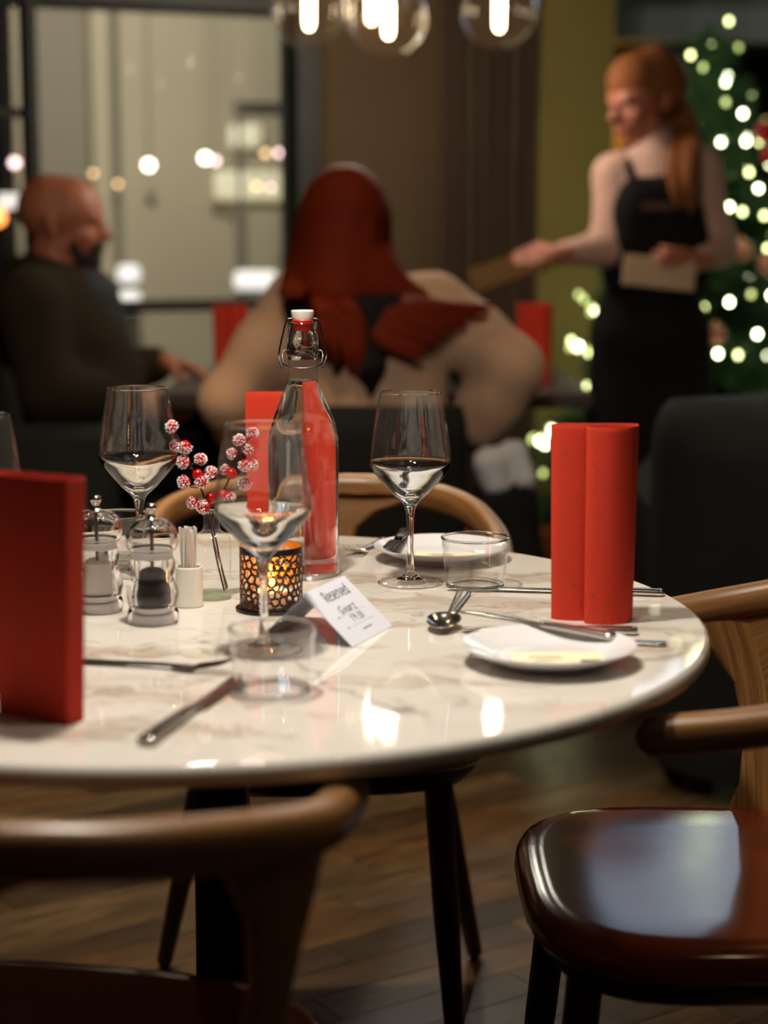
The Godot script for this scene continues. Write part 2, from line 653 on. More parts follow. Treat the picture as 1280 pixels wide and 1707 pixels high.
# ---------------------------------------------------------------- start
func _ready() -> void:
	rng.seed = 7
	# camera, sky, exposure
	var cam := Camera3D.new()
	cam.name = "camera"
	cam.position = Vector3(0, 1.17, 0)
	cam.rotation.x = -atan(480.5 / 3050.0)
	var at := CameraAttributesPhysical.new()
	at.frustum_focal_length = 42.87
	at.frustum_focus_distance = 2.19
	at.frustum_near = 0.05
	at.frustum_far = 60.0
	at.exposure_aperture = 1.76
	cam.attributes = at
	add_child(cam)
	cam.current = true
	var we := WorldEnvironment.new()
	we.name = "world"
	var e := Environment.new()
	e.background_mode = Environment.BG_COLOR
	e.background_color = Color(0.012, 0.014, 0.022)
	e.tonemap_mode = Environment.TONE_MAPPER_LINEAR
	e.tonemap_exposure = 1.0
	e.sdfgi_enabled = true
	e.ssao_enabled = true
	e.ssil_enabled = true
	we.environment = e
	add_child(we)
	make_materials()
	build_lights()
	build_room()
	build_outside()
	build_back_room()
	build_table()
	build_chairs()
	build_far_table()
	build_people()
	build_tree()
	build_settings()
	build_centre()


# ---------------------------------------------------------------- lights
var warm := Color(1.0, 0.955, 0.89)

func make_pendant(label: String, at: Vector3, energy: float, group: String) -> Node3D:
	# smoked glass globe with a long tube bulb, hung from the ceiling on a cord; at is the globe's middle
	var t := thing("pendant_lamp", label, "pendant lamp", at, 0.0, group)
	var r := 0.105
	var prof := []
	for i in 25:
		var a := -PI / 2 + PI * 0.86 * i / 24.0
		prof.append(Vector2(r * cos(a), r * sin(a)))
	part(lathe_mb(prof, 48), "glass_globe", M.smoked_glass, t)
	part(lathe_mb([Vector2(0, 0.118), Vector2(0.03, 0.118), Vector2(0.044, 0.112), Vector2(0.046, 0.094), Vector2(0.02, 0.09), Vector2(0.018, 0.055), Vector2(0, 0.055)].map(func(p): return p), 24), "socket", M.black_metal, t)
	var c := Mb.new()
	c.sweep([Vector3(0, 0.115, 0), Vector3(0, 2.9 - at.y, 0)], [Vector2(0.003, 0.003)], 8, Vector3.BACK, false)
	part(c, "cord", M.black_metal, t)
	var b := Mb.new()
	b.lathe([Vector2(0, -0.056), Vector2(0.008, -0.053), Vector2(0.0125, -0.044), Vector2(0.0135, -0.03), Vector2(0.0135, 0.03), Vector2(0.012, 0.046), Vector2(0.012, 0.055)], 20)
	var bulb := part(b, "bulb", M.filament, t)
	lamp(Vector3(0, -0.01, 0), energy, warm, 0.045 if energy > 0.25 else 0.015, t, "bulb_light")
	return t

func build_lights() -> void:
	# out of view over the marble table, placed to light it
	make_pendant("lowest unseen globe pendant, lighting the middle of the marble table", P(-0.17, 1.93, 1.76), 1.72, "unseen pendants over the marble table")
	make_pendant("unseen globe pendant lighting the front edge of the marble table", P(0.02, 2.05, 1.52), 0.32, "unseen pendants over the marble table")
	make_pendant("unseen globe pendant lighting the far right of the marble table", P(0.12, 2.05, 2.12), 0.26, "unseen pendants over the marble table")
	# fill downlights added under the ceiling to brighten floor, people and bulkhead
	for q in [[-0.62, 3.45, "added fill light over the floor behind the marble table", 10.5], [1.25, 3.3, "added fill light over the floor right of the marble table", 1.6], [-0.35, 3.7, "added fill light between the marble table and the couple", 0.9], [2.6, 6.9, "cool fill light added in the back room by the tree", 4.0], [0.9, 0.7, "added fill light behind the right chair", 0.25]]:
		var t := thing("ceiling_downlight", q[2], "fill light", P(q[0], 2.9, q[1]), 0.0, "added fill downlights")
		part(lathe_mb([Vector2(0.034, 0.0), Vector2(0.034, -0.004), Vector2(0.05, -0.006), Vector2(0.055, 0.0)], 28), "ring", M.black_metal, t)
		part(lathe_mb([Vector2(0, -0.003), Vector2(0.034, -0.003), Vector2(0.034, 0.0)], 24), "lens", M.downlight, t)
		var l := SpotLight3D.new()
		l.name = "spot_light"
		l.position = Vector3(0, -0.012, 0)
		l.rotation.x = -PI / 2
		l.light_energy = q[3]
		l.light_color = Color(1.0, 0.87, 0.67) if q[3] != 4.0 else Color(0.82, 0.92, 1.0)
		l.light_size = 0.06
		l.spot_angle = 30.0 if q[3] == 10.5 else 52.0
		l.spot_angle_attenuation = 0.7
		l.spot_range = 14.0
		l.spot_attenuation = 2.0
		l.shadow_enabled = true
		t.add_child(l)
	# over the table of the couple, their lower halves in the picture
	var g := "globe pendants over the couple's table"
	make_pendant("leftmost glowing globe pendant, in front of the window edge", P(-0.207, 1.755, 5.2), 0.185, g)
	make_pendant("higher of the two overlapping globe pendants", P(-0.035, 1.785, 5.35), 0.185, g)
	make_pendant("lower of the two overlapping globe pendants", P(0.012, 1.722, 5.1), 0.185, g)
	make_pendant("rightmost globe pendant, in front of the dark curtain", P(0.318, 1.75, 5.2), 0.185, g)


# ---------------------------------------------------------------- the room
func shell(called: String, m: Material, label: String, c: Vector3, s: Vector3) -> void:
	solo(box_mb(c, s, 0.0), called, m, label, "wall", Vector3.ZERO, 0.0, "", "structure")

var wall_turn := 0.0

func wallp(s: float, y: float, into := 0.0) -> Vector3:   # a point on the window wall, s metres along it, into the room
	return P(-0.30 + 0.928 * s + 0.372 * into, y, 6.2 + 0.372 * s - 0.928 * into)

func wall_box(called: String, m: Material, label: String, s0: float, s1: float, y0: float, y1: float, d0: float, d1: float, bev := 0.004, category := "wall") -> MeshInstance3D:
	var o := solo(box_mb(Vector3(0, 0, 0), Vector3(s1 - s0, y1 - y0, d1 - d0), bev), called, m, label, category, wallp((s0 + s1) / 2, (y0 + y1) / 2, (d0 + d1) / 2), wall_turn, "", "structure")
	return o

func build_room() -> void:
	wall_turn = atan2(0.372, 0.928)
	shell("floor", M.floor_wood_3, "dark screed under the brown wooden floor strips", Vector3(0.3, -0.07, -4.0), Vector3(9.0, 0.1, 14.0))
	shell("ceiling", M.ceiling_paint, "dark ceiling of the restaurant", Vector3(0.3, 2.95, -4.0), Vector3(9.0, 0.1, 14.0))
	shell("wall_left", M.room_wall, "brown wall along the left of the restaurant", Vector3(-2.9, 1.45, -2.0), Vector3(0.12, 3.0, 8.6))
	shell("wall_right", M.room_wall, "dark wall along the right of the restaurant", Vector3(3.6, 1.45, -4.3), Vector3(0.12, 3.0, 13.0))
	shell("wall_rear", M.room_wall, "brown wall behind the camera", Vector3(0.3, 1.45, 2.2), Vector3(6.8, 3.0, 0.12))
	# window wall
	wall_box("wall_far", M.dark_frame, "dark olive wall above the big window", -3.2, 0.0, 1.85, 2.9, -0.14, 0.0)
	wall_box("wall_below_window", M.dark_frame, "dark wall under the big window", -3.2, 0.0, -0.02, 0.6, -0.14, 0.0)
	wall_box("wall_corner", M.dark_frame, "dark wall at the left end beside the windows", -3.2, -2.2, 0.6, 1.85, -0.14, 0.0)
	wall_box("wall_brown", M.brown_wall, "brown wall between the window and the curtain", 0.0, 0.86, -0.02, 2.9, -0.14, 0.0)
	var pil := wall_box("wall_pillar", M.olive_wall, "olive green pillar right of the curtain", 0.85, 1.156, -0.02, 2.9, -0.3, 0.10, 0.01)
	wall_box("trim_pillar", M.brown_wall, "narrow raised strip on the brown wall beside the window", 0.115, 0.15, -0.02, 2.9, 0.0, 0.018, 0.004, "trim")
	# two windows: frame bars and panes
	for k in 2:
		var s0: float = [-0.885, -2.2][k]
		var s1: float = [0.0, -0.885][k]
		var w := thing(["window_1", "window_2"][k], ["large window with dark frame behind the bald man", "dark window at the left edge of the picture"][k], "window", wallp(0, 0), wall_turn, "", "structure")
		var f := func(a: float, b: float, y0: float, y1: float, nm: String, d := 0.10) -> void:
			part(box_mb(Vector3((a + b) / 2, (y0 + y1) / 2, -0.02), Vector3(b - a, y1 - y0, d), 0.006), nm, M.dark_frame, w)
		f.call(s0, s1, 1.85, 1.90, "frame_head", 0.12)
		f.call(s0, s1, 0.57, 0.605, "frame_sill", 0.14)
		f.call(s0, s1, 0.886, 0.922, "transom", 0.11)
		f.call(s1 - 0.005, s1 + (0.085 if k == 0 else 0.03), 0.57, 1.90, "frame_post", 0.13)
		if k == 1:
			f.call(s0 - 0.03, s0 + 0.03, 0.57, 1.90, "frame_post")
			f.call(-0.965, -0.945, 0.92, 1.85, "mullion", 0.05)
			f.call(s0, s1, 1.50, 1.53, "glazing_bar", 0.05)
		for q in [[0.605, 0.886], [0.922, 1.85]]:
			part(box_mb(Vector3((s0 + s1) / 2, (q[0] + q[1]) / 2, -0.05), Vector3(s1 - s0 - 0.02, q[1] - q[0], 0.006), 0.0), "pane", M.window_glass, w)
	# curtain in deep folds
	var cu := Mb.new()
	var rows := []
	var front := []
	for j in 121:
		var s := 0.50 + 0.35 * j / 120.0
		var fold := 0.075 + 0.05 * sin(j * 0.43 + 0.6 * sin(j * 0.11)) + 0.012 * sin(j * 1.3)
		front.append(Vector2(s, fold))
	for y in [0.02, 0.7, 1.4, 2.1, 2.85]:
		var r := PackedVector3Array()
		for p in front:
			r.append(wallp(p.x, y, p.y + 0.01 * sin(y * 3.0 + p.x * 9.0)))
		for j in range(front.size() - 1, -1, -1):
			r.append(wallp(front[j].x, y, front[j].y - 0.006 + 0.01 * sin(y * 3.0 + front[j].x * 9.0)))
		rows.append(r)
	cu.loft(rows, false)
	solo(cu, "curtain", M.curtain, "brown floor length curtain hanging in deep folds", "curtain")
	# floor strips, laid at a slant; the nearest as pieces, the rest joined
	var fl := thing("floor_boards", "dark brown streaked wooden floor strips laid at a slant", "floor", Vector3(0, -0.02, 0), 0.0, "", "structure")
	var ang := deg_to_rad(34.0)
	var bas := Basis(Vector3.UP, ang)
	var bw := 0.085
	var bl := 0.75
	var meshes := []
	for k in 3:
		meshes.append(box_mb(Vector3(0, 0.01, 0), Vector3(bl - 0.0012, 0.02, bw - 0.0011 - 0.0002 * k), 0.0005).mesh())
	var rest := Mb.new()
	var spots := []
	for r in range(-60, 110):
		var off := fposmod(r * 0.413, 1.0) * bl
		for c in range(-12, 16):
			var p := bas * Vector3(c * bl + off, 0, r * bw) + Vector3(0, 0, -4.0)
			var d := -p.z
			if p.x < -2.84 or p.x > 3.5 or d > 10.9 or d < -2.0:
				continue
			var inside := d > 2.2 and d < 5.2 and absf(p.x) < 0.30 + d * 0.235
			spots.append([p, inside, d])
	spots.sort_custom(func(a, b): return a[2] < b[2])
	var count := 0
	for q in spots:
		var i := rng.randi() % 3
		var mi := rng.randi() % 4
		if q[1] and count < 300:
			count += 1
			piece(meshes[i], "floor_strip", M["floor_wood_%d" % mi], fl, Transform3D(bas, q[0]))
		else:
			rest.box(Vector3(0, 0.009, 0), Vector3(bl - 0.0012, 0.02, bw - 0.0012), 0.0005, Transform3D(bas, q[0]))
	var o := part(rest, "floor_strips_beyond", M.floor_wood_1, fl)
	o.set_meta("kind", "stuff")


func build_outside() -> void:
	# pale facade across a narrow yard, lit by a lamp out of view
	var ang := wall_turn
	var fa := thing("facade", "pale rendered facade across the yard seen through the window", "building", wallp(0, 0, -3.0), ang)
	part(box_mb(Vector3(0.95, 2.4, -0.2), Vector3(2.6, 5.2, 0.3), 0.0), "wall", M.facade, fa)
	part(box_mb(Vector3(-0.145, 2.4, -0.03), Vector3(0.26, 5.2, 0.06), 0.01), "panel", M.facade_dark, fa)
	part(box_mb(Vector3(0.05, 2.4, -0.02), Vector3(0.10, 5.2, 0.10), 0.01), "pilaster", M.facade, fa)
	part(box_mb(Vector3(0.13, 2.4, -0.02), Vector3(0.045, 5.2, 0.07), 0.02), "downpipe", M.facade_dark, fa)
	# a lit shop front in the facade
	part(box_mb(Vector3(0.90, 1.755, 0.0), Vector3(0.34, 0.025, 0.06), 0.004), "shop_frame", M.dark_frame, fa)
	part(box_mb(Vector3(0.745, 1.25, 0.0), Vector3(0.022, 1.0, 0.06), 0.004), "shop_frame", M.facade_dark, fa)
	part(box_mb(Vector3(0.82, 1.355, 0.0), Vector3(0.40, 0.15, 0.04), 0.03), "lit_shop_window", M.shop_yellow, fa)
	part(box_mb(Vector3(0.785, 1.60, 0.0), Vector3(0.17, 0.12, 0.04), 0.03), "lit_shop_window", M.shop_yellow, fa)
	solo(box_mb(Vector3(-1.5, -0.12, -9.5), Vector3(8.0, 0.1, 7.0), 0.0), "pavement", M.pavement, "grey pavement of the yard outside the window", "pavement", Vector3.ZERO, 0.0, "", "structure")
	# bulbs standing in for lights reflected in the window: position, size, material
	var spots := [
		[-1.142, 1.452, 0.020, "glow_white", "bright round reflection bulb, alone near the window's middle"], [-0.868, 1.485, 0.019, "glow_white", "brightest reflection bulb of the pair right of the window's middle"],
		[-0.818, 1.472, 0.014, "reflection_rose", "rosy reflection bulb beside the brightest one"], [-0.575, 1.507, 0.013, "reflection_amber", "amber reflection bulb, upper one near the window's right edge"],
		[-0.508, 1.509, 0.013, "reflection_rose", "rosy reflection bulb nearest the window's right post"], [-1.413, 1.413, 0.011, "reflection_amber", "dim amber reflection bulb, just right of the bald head"],
		[-1.293, 1.363, 0.011, "reflection_amber", "dim amber reflection bulb, lower of the two by the bald head"], [-0.62, 1.352, 0.013, "reflection_amber", "amber reflection bulb, lower one near the window's right edge"],
		[-0.55, 1.348, 0.009, "reflection_rose", "faint rosy reflection bulb beside the lower amber one"], [-1.765, 1.458, 0.018, "reflection_rose", "pale reflection bulb above the bald man's head, at its left"],
	]
	for q in spots:
		var t := thing("yard_lamp", q[4], "lamp", P(q[0] * 0.985, q[1] - 0.004, 8.9) * Vector3(1, 1, 0.985 if q[0] < -1.7 else 1.0), 0.0, "bulbs standing in for window reflections")
		var b := Mb.new()
		b.ball(Vector3.ZERO, Vector3.ONE * q[2] * 1.15, 14, 8)
		part(b, "bulb", M[q[3]], t)
		var s := Mb.new()
		s.sweep([Vector3(0, q[2], 0), Vector3(0, q[2] + 0.02, 0)], [Vector2(0.008, 0.008)], 8, Vector3.BACK)
		part(s, "socket", M.black_metal, t)
		var c := Mb.new()
		c.sweep([Vector3(0, q[2] + 0.02, 0), Vector3(0, 2.9, 0)], [Vector2(0.002, 0.002)], 6, Vector3.BACK, false)
		part(c, "cord", M.black_metal, t)
	var lan := [[-1.25, 0.93, 0.10, 0.085, "white lantern box outside, upper of two stacked right of the bald man"], [-1.25, 0.80, 0.10, 0.10, "white lantern box outside, lower of two stacked right of the bald man"], [-0.63, 0.90, 0.20, 0.09, "wide white lantern box outside by the window's right edge"]]
	for q in lan:
		var t := thing("yard_lantern", q[4], "lantern", P(q[0] * 0.985, q[1], 8.9), 0.0, "white lanterns outside the window")
		part(box_mb(Vector3.ZERO, Vector3(q[2], q[3], 0.1), 0.015), "shade", M.lantern_white, t)
		part(box_mb(Vector3(0, -q[3] / 2 - 0.012, 0), Vector3(q[2] * 0.9, 0.02, 0.09), 0.005), "foot", M.black_metal, t)
	# lamp out of view above the window, placed to light the facade
	var sl := thing("street_lamp", "unseen street lamp lighting the facade, above the window's top edge", "street lamp", P(-0.95, 2.72, 7.1))
	part(lathe_mb([Vector2(0, 0.0), Vector2(0.12, 0.0), Vector2(0.10, 0.06), Vector2(0.03, 0.12), Vector2(0, 0.12)], 24), "hood", M.black_metal, sl)
	var gl := Mb.new()
	gl.ball(Vector3(0, -0.03, 0), Vector3(0.08, 0.05, 0.08))
	part(gl, "bulb", M.glow_white, sl)
	var po := Mb.new()
	po.sweep([Vector3(0, 0.10, 0), Vector3(0, 0.17, 0)], [Vector2(0.02, 0.02)], 10, Vector3.BACK)
	part(po, "arm", M.black_metal, sl)
	var fl := SpotLight3D.new()
	fl.name = "street_light"
	fl.light_energy = 6.5
	fl.light_color = Color(1.0, 0.975, 0.93)
	fl.light_size = 0.05
	fl.spot_angle = 62.0
	fl.spot_angle_attenuation = 0.5
	fl.spot_range = 14.0
	fl.spot_attenuation = 2.0
	fl.shadow_enabled = true
	fl.position = Vector3(0, -0.03, 0)
	fl.transform = fl.transform.looking_at(Vector3(0.25, -1.35, -2.2))
	sl.add_child(fl)
	var wl := thing("wall_lamp", "white glowing box for a reflection at the left edge by the dark window", "lamp", wallp(-0.945, 1.24, 0.05), wall_turn)  # glowing box standing in for a white reflection
	part(box_mb(Vector3.ZERO, Vector3(0.10, 0.05, 0.03), 0.008), "shade", M.lantern_white, wl)
	part(box_mb(Vector3(0, 0, -0.028), Vector3(0.05, 0.03, 0.03), 0.004), "bracket", M.black_metal, wl)
	var ol := thing("orange_lamp", "small orange globe for a reflected light cut by the left picture edge", "lamp", wallp(-1.0, 1.19, 0.06), wall_turn)  # glowing ball standing in for an orange reflection
	var ob := Mb.new()
	ob.ball(Vector3.ZERO, Vector3.ONE * 0.03)
	part(ob, "globe", M.orange_lamp, ol)
	part(box_mb(Vector3(0, 0, -0.04), Vector3(0.03, 0.03, 0.04), 0.004), "bracket", M.black_metal, ol)


func build_back_room() -> void:
	shell("wall_back", M.night_wall, "dark blue grey wall of the back room", Vector3(2.0, 1.45, -10.6), Vector3(4.2, 3.0, 0.12))
	shell("wall_side", M.night_wall, "dark wall of the back room behind the pillar", Vector3(0.72, 1.45, -8.75), Vector3(0.1, 3.0, 3.6))
	var bk := thing("bulkhead", "grey bulkhead hanging over the back room", "bulkhead", P(0, 0, 8.0), 0.0, "", "structure")
	part(box_mb(Vector3(2.05, 2.03, 0), Vector3(2.3, 0.22, 0.3), 0.01), "panel", M.grey_panel, bk)
	part(box_mb(Vector3(0.905, 2.3, 0.02), Vector3(0.05, 0.74, 0.34), 0.01), "end_post", M.white_plastic, bk)
	part(box_mb(Vector3(2.0, 1.905, -0.02), Vector3(2.1, 0.02, 0.26), 0.004), "lower_lip", M.night_wall, bk)
	# blue screen out of view, placed for its sheen on seat and table
	var sc := thing("wall_screen", "large unseen blue screen, out of view before the grey bulkhead", "screen", P(1.72, 2.465, 7.3))
	part(box_mb(Vector3(0, 0, -0.03), Vector3(1.66, 0.83, 0.05), 0.006), "housing", M.black_metal, sc)
	part(box_mb(Vector3(0, 0, 0.0), Vector3(1.6, 0.8, 0.012), 0.002), "screen_face", M.screen_blue, sc)
	var al := AreaLight3D.new()
	al.name = "screen_light"
	al.area_size = Vector2(1.6, 0.8)
	al.light_color = Color(0.80, 0.89, 1.0)
	al.light_energy = 0.35
	al.position = Vector3(0, 0, 0.02)
	al.rotation.y = PI
	al.shadow_enabled = true
	sc.add_child(al)
	for q in [[1.03, 1.86, 0.10, 0.09, "grey plum panel under the bulkhead beside the pillar"], [1.25, 1.85, 0.22, 0.07, "wide grey plum panel under the bulkhead above the waitress"]]:
		solo(box_mb(Vector3.ZERO, Vector3(q[2], q[3], 0.02), 0.004), "wall_panel", M.plum_panel, q[4], "panel", P(q[0], q[1], 9.0), 0.0, "plum panels on the back room wall")
	# amber lamp and a tall glowing amber strip behind the waitress
	var a := thing("amber_lamp", "round amber globe lamp beside the waitress's face", "lamp", P(0.945, 1.745, 7.9))
	var g := Mb.new()
	g.ball(Vector3.ZERO, Vector3.ONE * 0.033, 18, 10)
	part(g, "globe", M.amber_globe, a)
	part(lathe_mb([Vector2(0, 0.031), Vector2(0.012, 0.031), Vector2(0.012, 0.06), Vector2(0, 0.06)], 12), "socket", M.black_metal, a)
	var c := Mb.new()
	c.sweep([Vector3(0, 0.06, 0), Vector3(0, 1.155, 0)], [Vector2(0.003, 0.003)], 6, Vector3.BACK, false)
	part(c, "cord", M.black_metal, a)
	lamp(Vector3.ZERO, 0.03, Color(1.0, 0.7, 0.25), 0.03, a)
	var col := thing("light_column", "tall glowing amber strip half hidden by the waitress", "column lamp", P(1.02, 0, 8.3))
	part(box_mb(Vector3(0.0, 1.2, 0), Vector3(0.07, 0.95, 0.05), 0.01), "lit_panel", M.amber_panel, col)
	part(box_mb(Vector3(-0.075, 0.95, 0.0), Vector3(0.07, 1.9, 0.08), 0.01), "post", M.grey_panel, col)
	part(box_mb(Vector3(0, 0.36, 0), Vector3(0.1, 0.73, 0.08), 0.01), "plinth", M.black_metal, col)


# ---------------------------------------------------------------- the marble table
func build_table() -> void:
	var t := thing("dining_table", "round cream marble table laid for guests", "table", P(-0.211, 0, 1.969))
	var r := 0.5615
	var tp := Mb.new()
	# flat top with uv over the square it lies in
	var seg := 128
	var rows := []
	for k in 9:
		var q := PackedVector3Array()
		var rr := (r - 0.006) * k / 8.0
		for j in seg:
			var a := TAU * j / seg
			q.append(Vector3(rr * cos(a), TOP, rr * sin(a)))
		rows.append(q)
	tp.grid(rows, true, true)
	for i in tp.v.size():
		tp.n[i] = Vector3.UP
	tp.ix.clear()
	for i in 8:
		for j in seg:
			var p := i * (seg + 1) + j
			if i > 0:
				tp.tri(p, p + 1, p + seg + 1)
			tp.tri(p + 1, p + seg + 2, p + seg + 1)
	tp.lathe([Vector2(0, TOP - 0.02), Vector2(r - 0.008, TOP - 0.02), Vector2(r - 0.002, TOP - 0.0175), Vector2(r, TOP - 0.012), Vector2(r, TOP - 0.008), Vector2(r - 0.002, TOP - 0.0022), Vector2(r - 0.006, TOP)], seg, Transform3D(), 60.0)
	for i in tp.v.size():
		tp.uv[i] = Vector2(0.5 + tp.v[i].x / 1.13, 0.5 + tp.v[i].z / 1.13)
	part(tp, "tabletop", M.marble, t)
	part(box_mb(Vector3(0.03, 0.355, 0), Vector3(0.058, 0.69, 0.058), 0.003), "column", M.black_metal, t)
	part(lathe_mb([Vector2(0, 0.0), Vector2(0.27, 0.0), Vector2(0.275, 0.004), Vector2(0.272, 0.010), Vector2(0.05, 0.014), Vector2(0, 0.014)], 64), "base_plate", M.black_metal, t)
	var c := Mb.new()
	c.box(Vector3(0.03, TOP - 0.027, 0), Vector3(0.52, 0.012, 0.05), 0.002)
	c.box(Vector3(0.03, TOP - 0.0275, 0), Vector3(0.05, 0.011, 0.52), 0.002)
	part(c, "cross_bracket", M.black_metal, t)


func outline(hx: float, z0: float, z1: float, pw: float, seg := 44) -> PackedVector3Array:
	var o := PackedVector3Array()
	for j in seg:
		var a := TAU * j / seg
		var x := signf(cos(a)) * pow(absf(cos(a)), pw)
		var z := signf(sin(a)) * pow(absf(sin(a)), pw)
		o.append(Vector3(x * hx * (1.0 + 0.05 * z), 0, (z0 + z1) / 2 + z * (z1 - z0) / 2))
	return o

func make_chair(label: String, at: Vector3, turn: float) -> Node3D:
	# bent rail flowing into the arms, hourglass uprights, leather seat; faces +z
	var t := thing("dining_chair", label, "chair", at, turn, "oak dining chairs round the marble table")
	var half := [Vector3(0, 0.758, -0.275), Vector3(0.095, 0.757, -0.268), Vector3(0.178, 0.750, -0.228), Vector3(0.232, 0.737, -0.155), Vector3(0.256, 0.715, -0.055), Vector3(0.254, 0.700, 0.03), Vector3(0.243, 0.690, 0.115)]
	var pts := []
	for k in range(6, 0, -1):
		pts.append(half[k] * Vector3(-1, 1, 1))
	pts.append_array(half)
	pts = spline(pts, 7)
	var rad := []
	for k in pts.size():
		var u := absf(2.0 * k / (pts.size() - 1) - 1.0)
		rad.append(Vector2(lerpf(0.0165, 0.0195, u), lerpf(0.0215, 0.0195, smoothstep(0.3, 1.0, u))))
	var rail := Mb.new()
	rail.sweep(pts, rad, 20, Vector3.UP, true, 0.18)
	part(rail, "back_rail", M.oak, t)
	# middle splat
	var rows := []
	for q in [[0.445, -0.205, 0.062], [0.52, -0.222, 0.052], [0.60, -0.240, 0.048], [0.66, -0.252, 0.053], [0.70, -0.259, 0.066], [0.725, -0.264, 0.10], [0.740, -0.268, 0.145], [0.752, -0.269, 0.165]]:
		var r := PackedVector3Array()
		for k in 14:
			var a := k / 13.0 * 2.0 - 1.0
			r.append(Vector3(a * q[2], q[0], q[1] - 0.007 + 2.1 * q[2] * q[2] * a * a * (0.6)))
		for k in 14:
			var a := 1.0 - k / 13.0 * 2.0
			r.append(Vector3(a * q[2], q[0], q[1] + 0.007 + 2.1 * q[2] * q[2] * a * a * (0.6)))
		rows.append(r)
	var sp := Mb.new()
	sp.loft(rows)
	part(sp, "back_splat", M.oak, t)
	for sx in [-1.0, 1.0]:
		rows = []
		for q in [[0.41, 0.205, -0.098, 0.080], [0.45, 0.212, -0.098, 0.060], [0.50, 0.222, -0.098, 0.038], [0.56, 0.233, -0.096, 0.030], [0.62, 0.243, -0.090, 0.037], [0.66, 0.249, -0.080, 0.058], [0.69, 0.252, -0.070, 0.095], [0.708, 0.254, -0.060, 0.112]]:
			var r := PackedVector3Array()
			for k in 16:
				var a := TAU * k / 16
				var ca := signf(cos(a)) * pow(absf(cos(a)), 0.6)
				var sa := signf(sin(a)) * pow(absf(sin(a)), 0.6)
				var z: float = q[2] + q[3] * sa
				r.append(Vector3(sx * (q[1] - 0.42 * maxf(0.0, -z - 0.10) - 0.1 * maxf(0.0, z + 0.04)) + 0.009 * ca, q[0] + 0.28 * maxf(0.0, -0.055 - z) * clampf((q[0] - 0.62) / 0.088, 0.0, 1.0), z))
			rows.append(r)
		var up := Mb.new()
		up.loft(rows)
		part(up, "upright", M.oak, t)
	# seat
	var st := Mb.new()
	var o := outline(0.232, -0.225, 0.225, 0.62)
	rows = []
	for q in [[0.90, 0.430], [0.965, 0.432], [0.99, 0.439], [1.0, 0.449], [0.995, 0.457], [0.975, 0.465], [0.93, 0.4705], [0.85, 0.4722], [0.6, 0.4708], [0.3, 0.4698], [0.001, 0.4696]]:
		var r := PackedVector3Array()
		for p in o:
			r.append(Vector3(p.x * q[0], q[1] + -0.0012 * (p.x * p.x / 0.05) * q[0] * q[0], p.z * q[0]))
		rows.append(r)
	st.grid(rows)
	part(st, "seat", M.leather, t)
	var fr := Mb.new()
	rows = []
	for q in [[0.80, 0.398], [0.88, 0.402], [0.93, 0.418], [0.945, 0.437]]:
		var r := PackedVector3Array()
		for p in o:
			r.append(Vector3(p.x * q[0], q[1], p.z * q[0]))
		rows.append(r)
	fr.loft(rows)
	part(fr, "seat_frame", M.dark_oak, t)
	for q in [[0.150, 0.165, 0.176, 0.205], [0.165, -0.13, 0.248, -0.195]]:
		for sx in [-1.0, 1.0]:
			var lg := Mb.new()
			lg.sweep([Vector3(sx * q[0], 0.42, q[1]), Vector3(sx * lerpf(q[0], q[2], 0.45), 0.23, lerpf(q[1], q[3], 0.45)), Vector3(sx * q[2], 0.012, q[3])], [Vector2(0.0195, 0.0195), Vector2(0.0185, 0.0185), Vector2(0.0125, 0.0125)], 16, Vector3.BACK)
			part(lg, "leg", M.dark_oak, t)
	return t

func build_chairs() -> void:
	var c := make_chair("oak chair with brown leather seat tucked in at the table's right edge", P(0.372, 0, 1.925), deg_to_rad(-90.0))
	twin(c, "oak chair seen from behind at the near left of the table", P(-0.294, 0, 1.449), deg_to_rad(167.0))
	twin(c, "oak chair across the table, its curved rail behind the plate", P(-0.088, 0, 2.59), deg_to_rad(4.0))


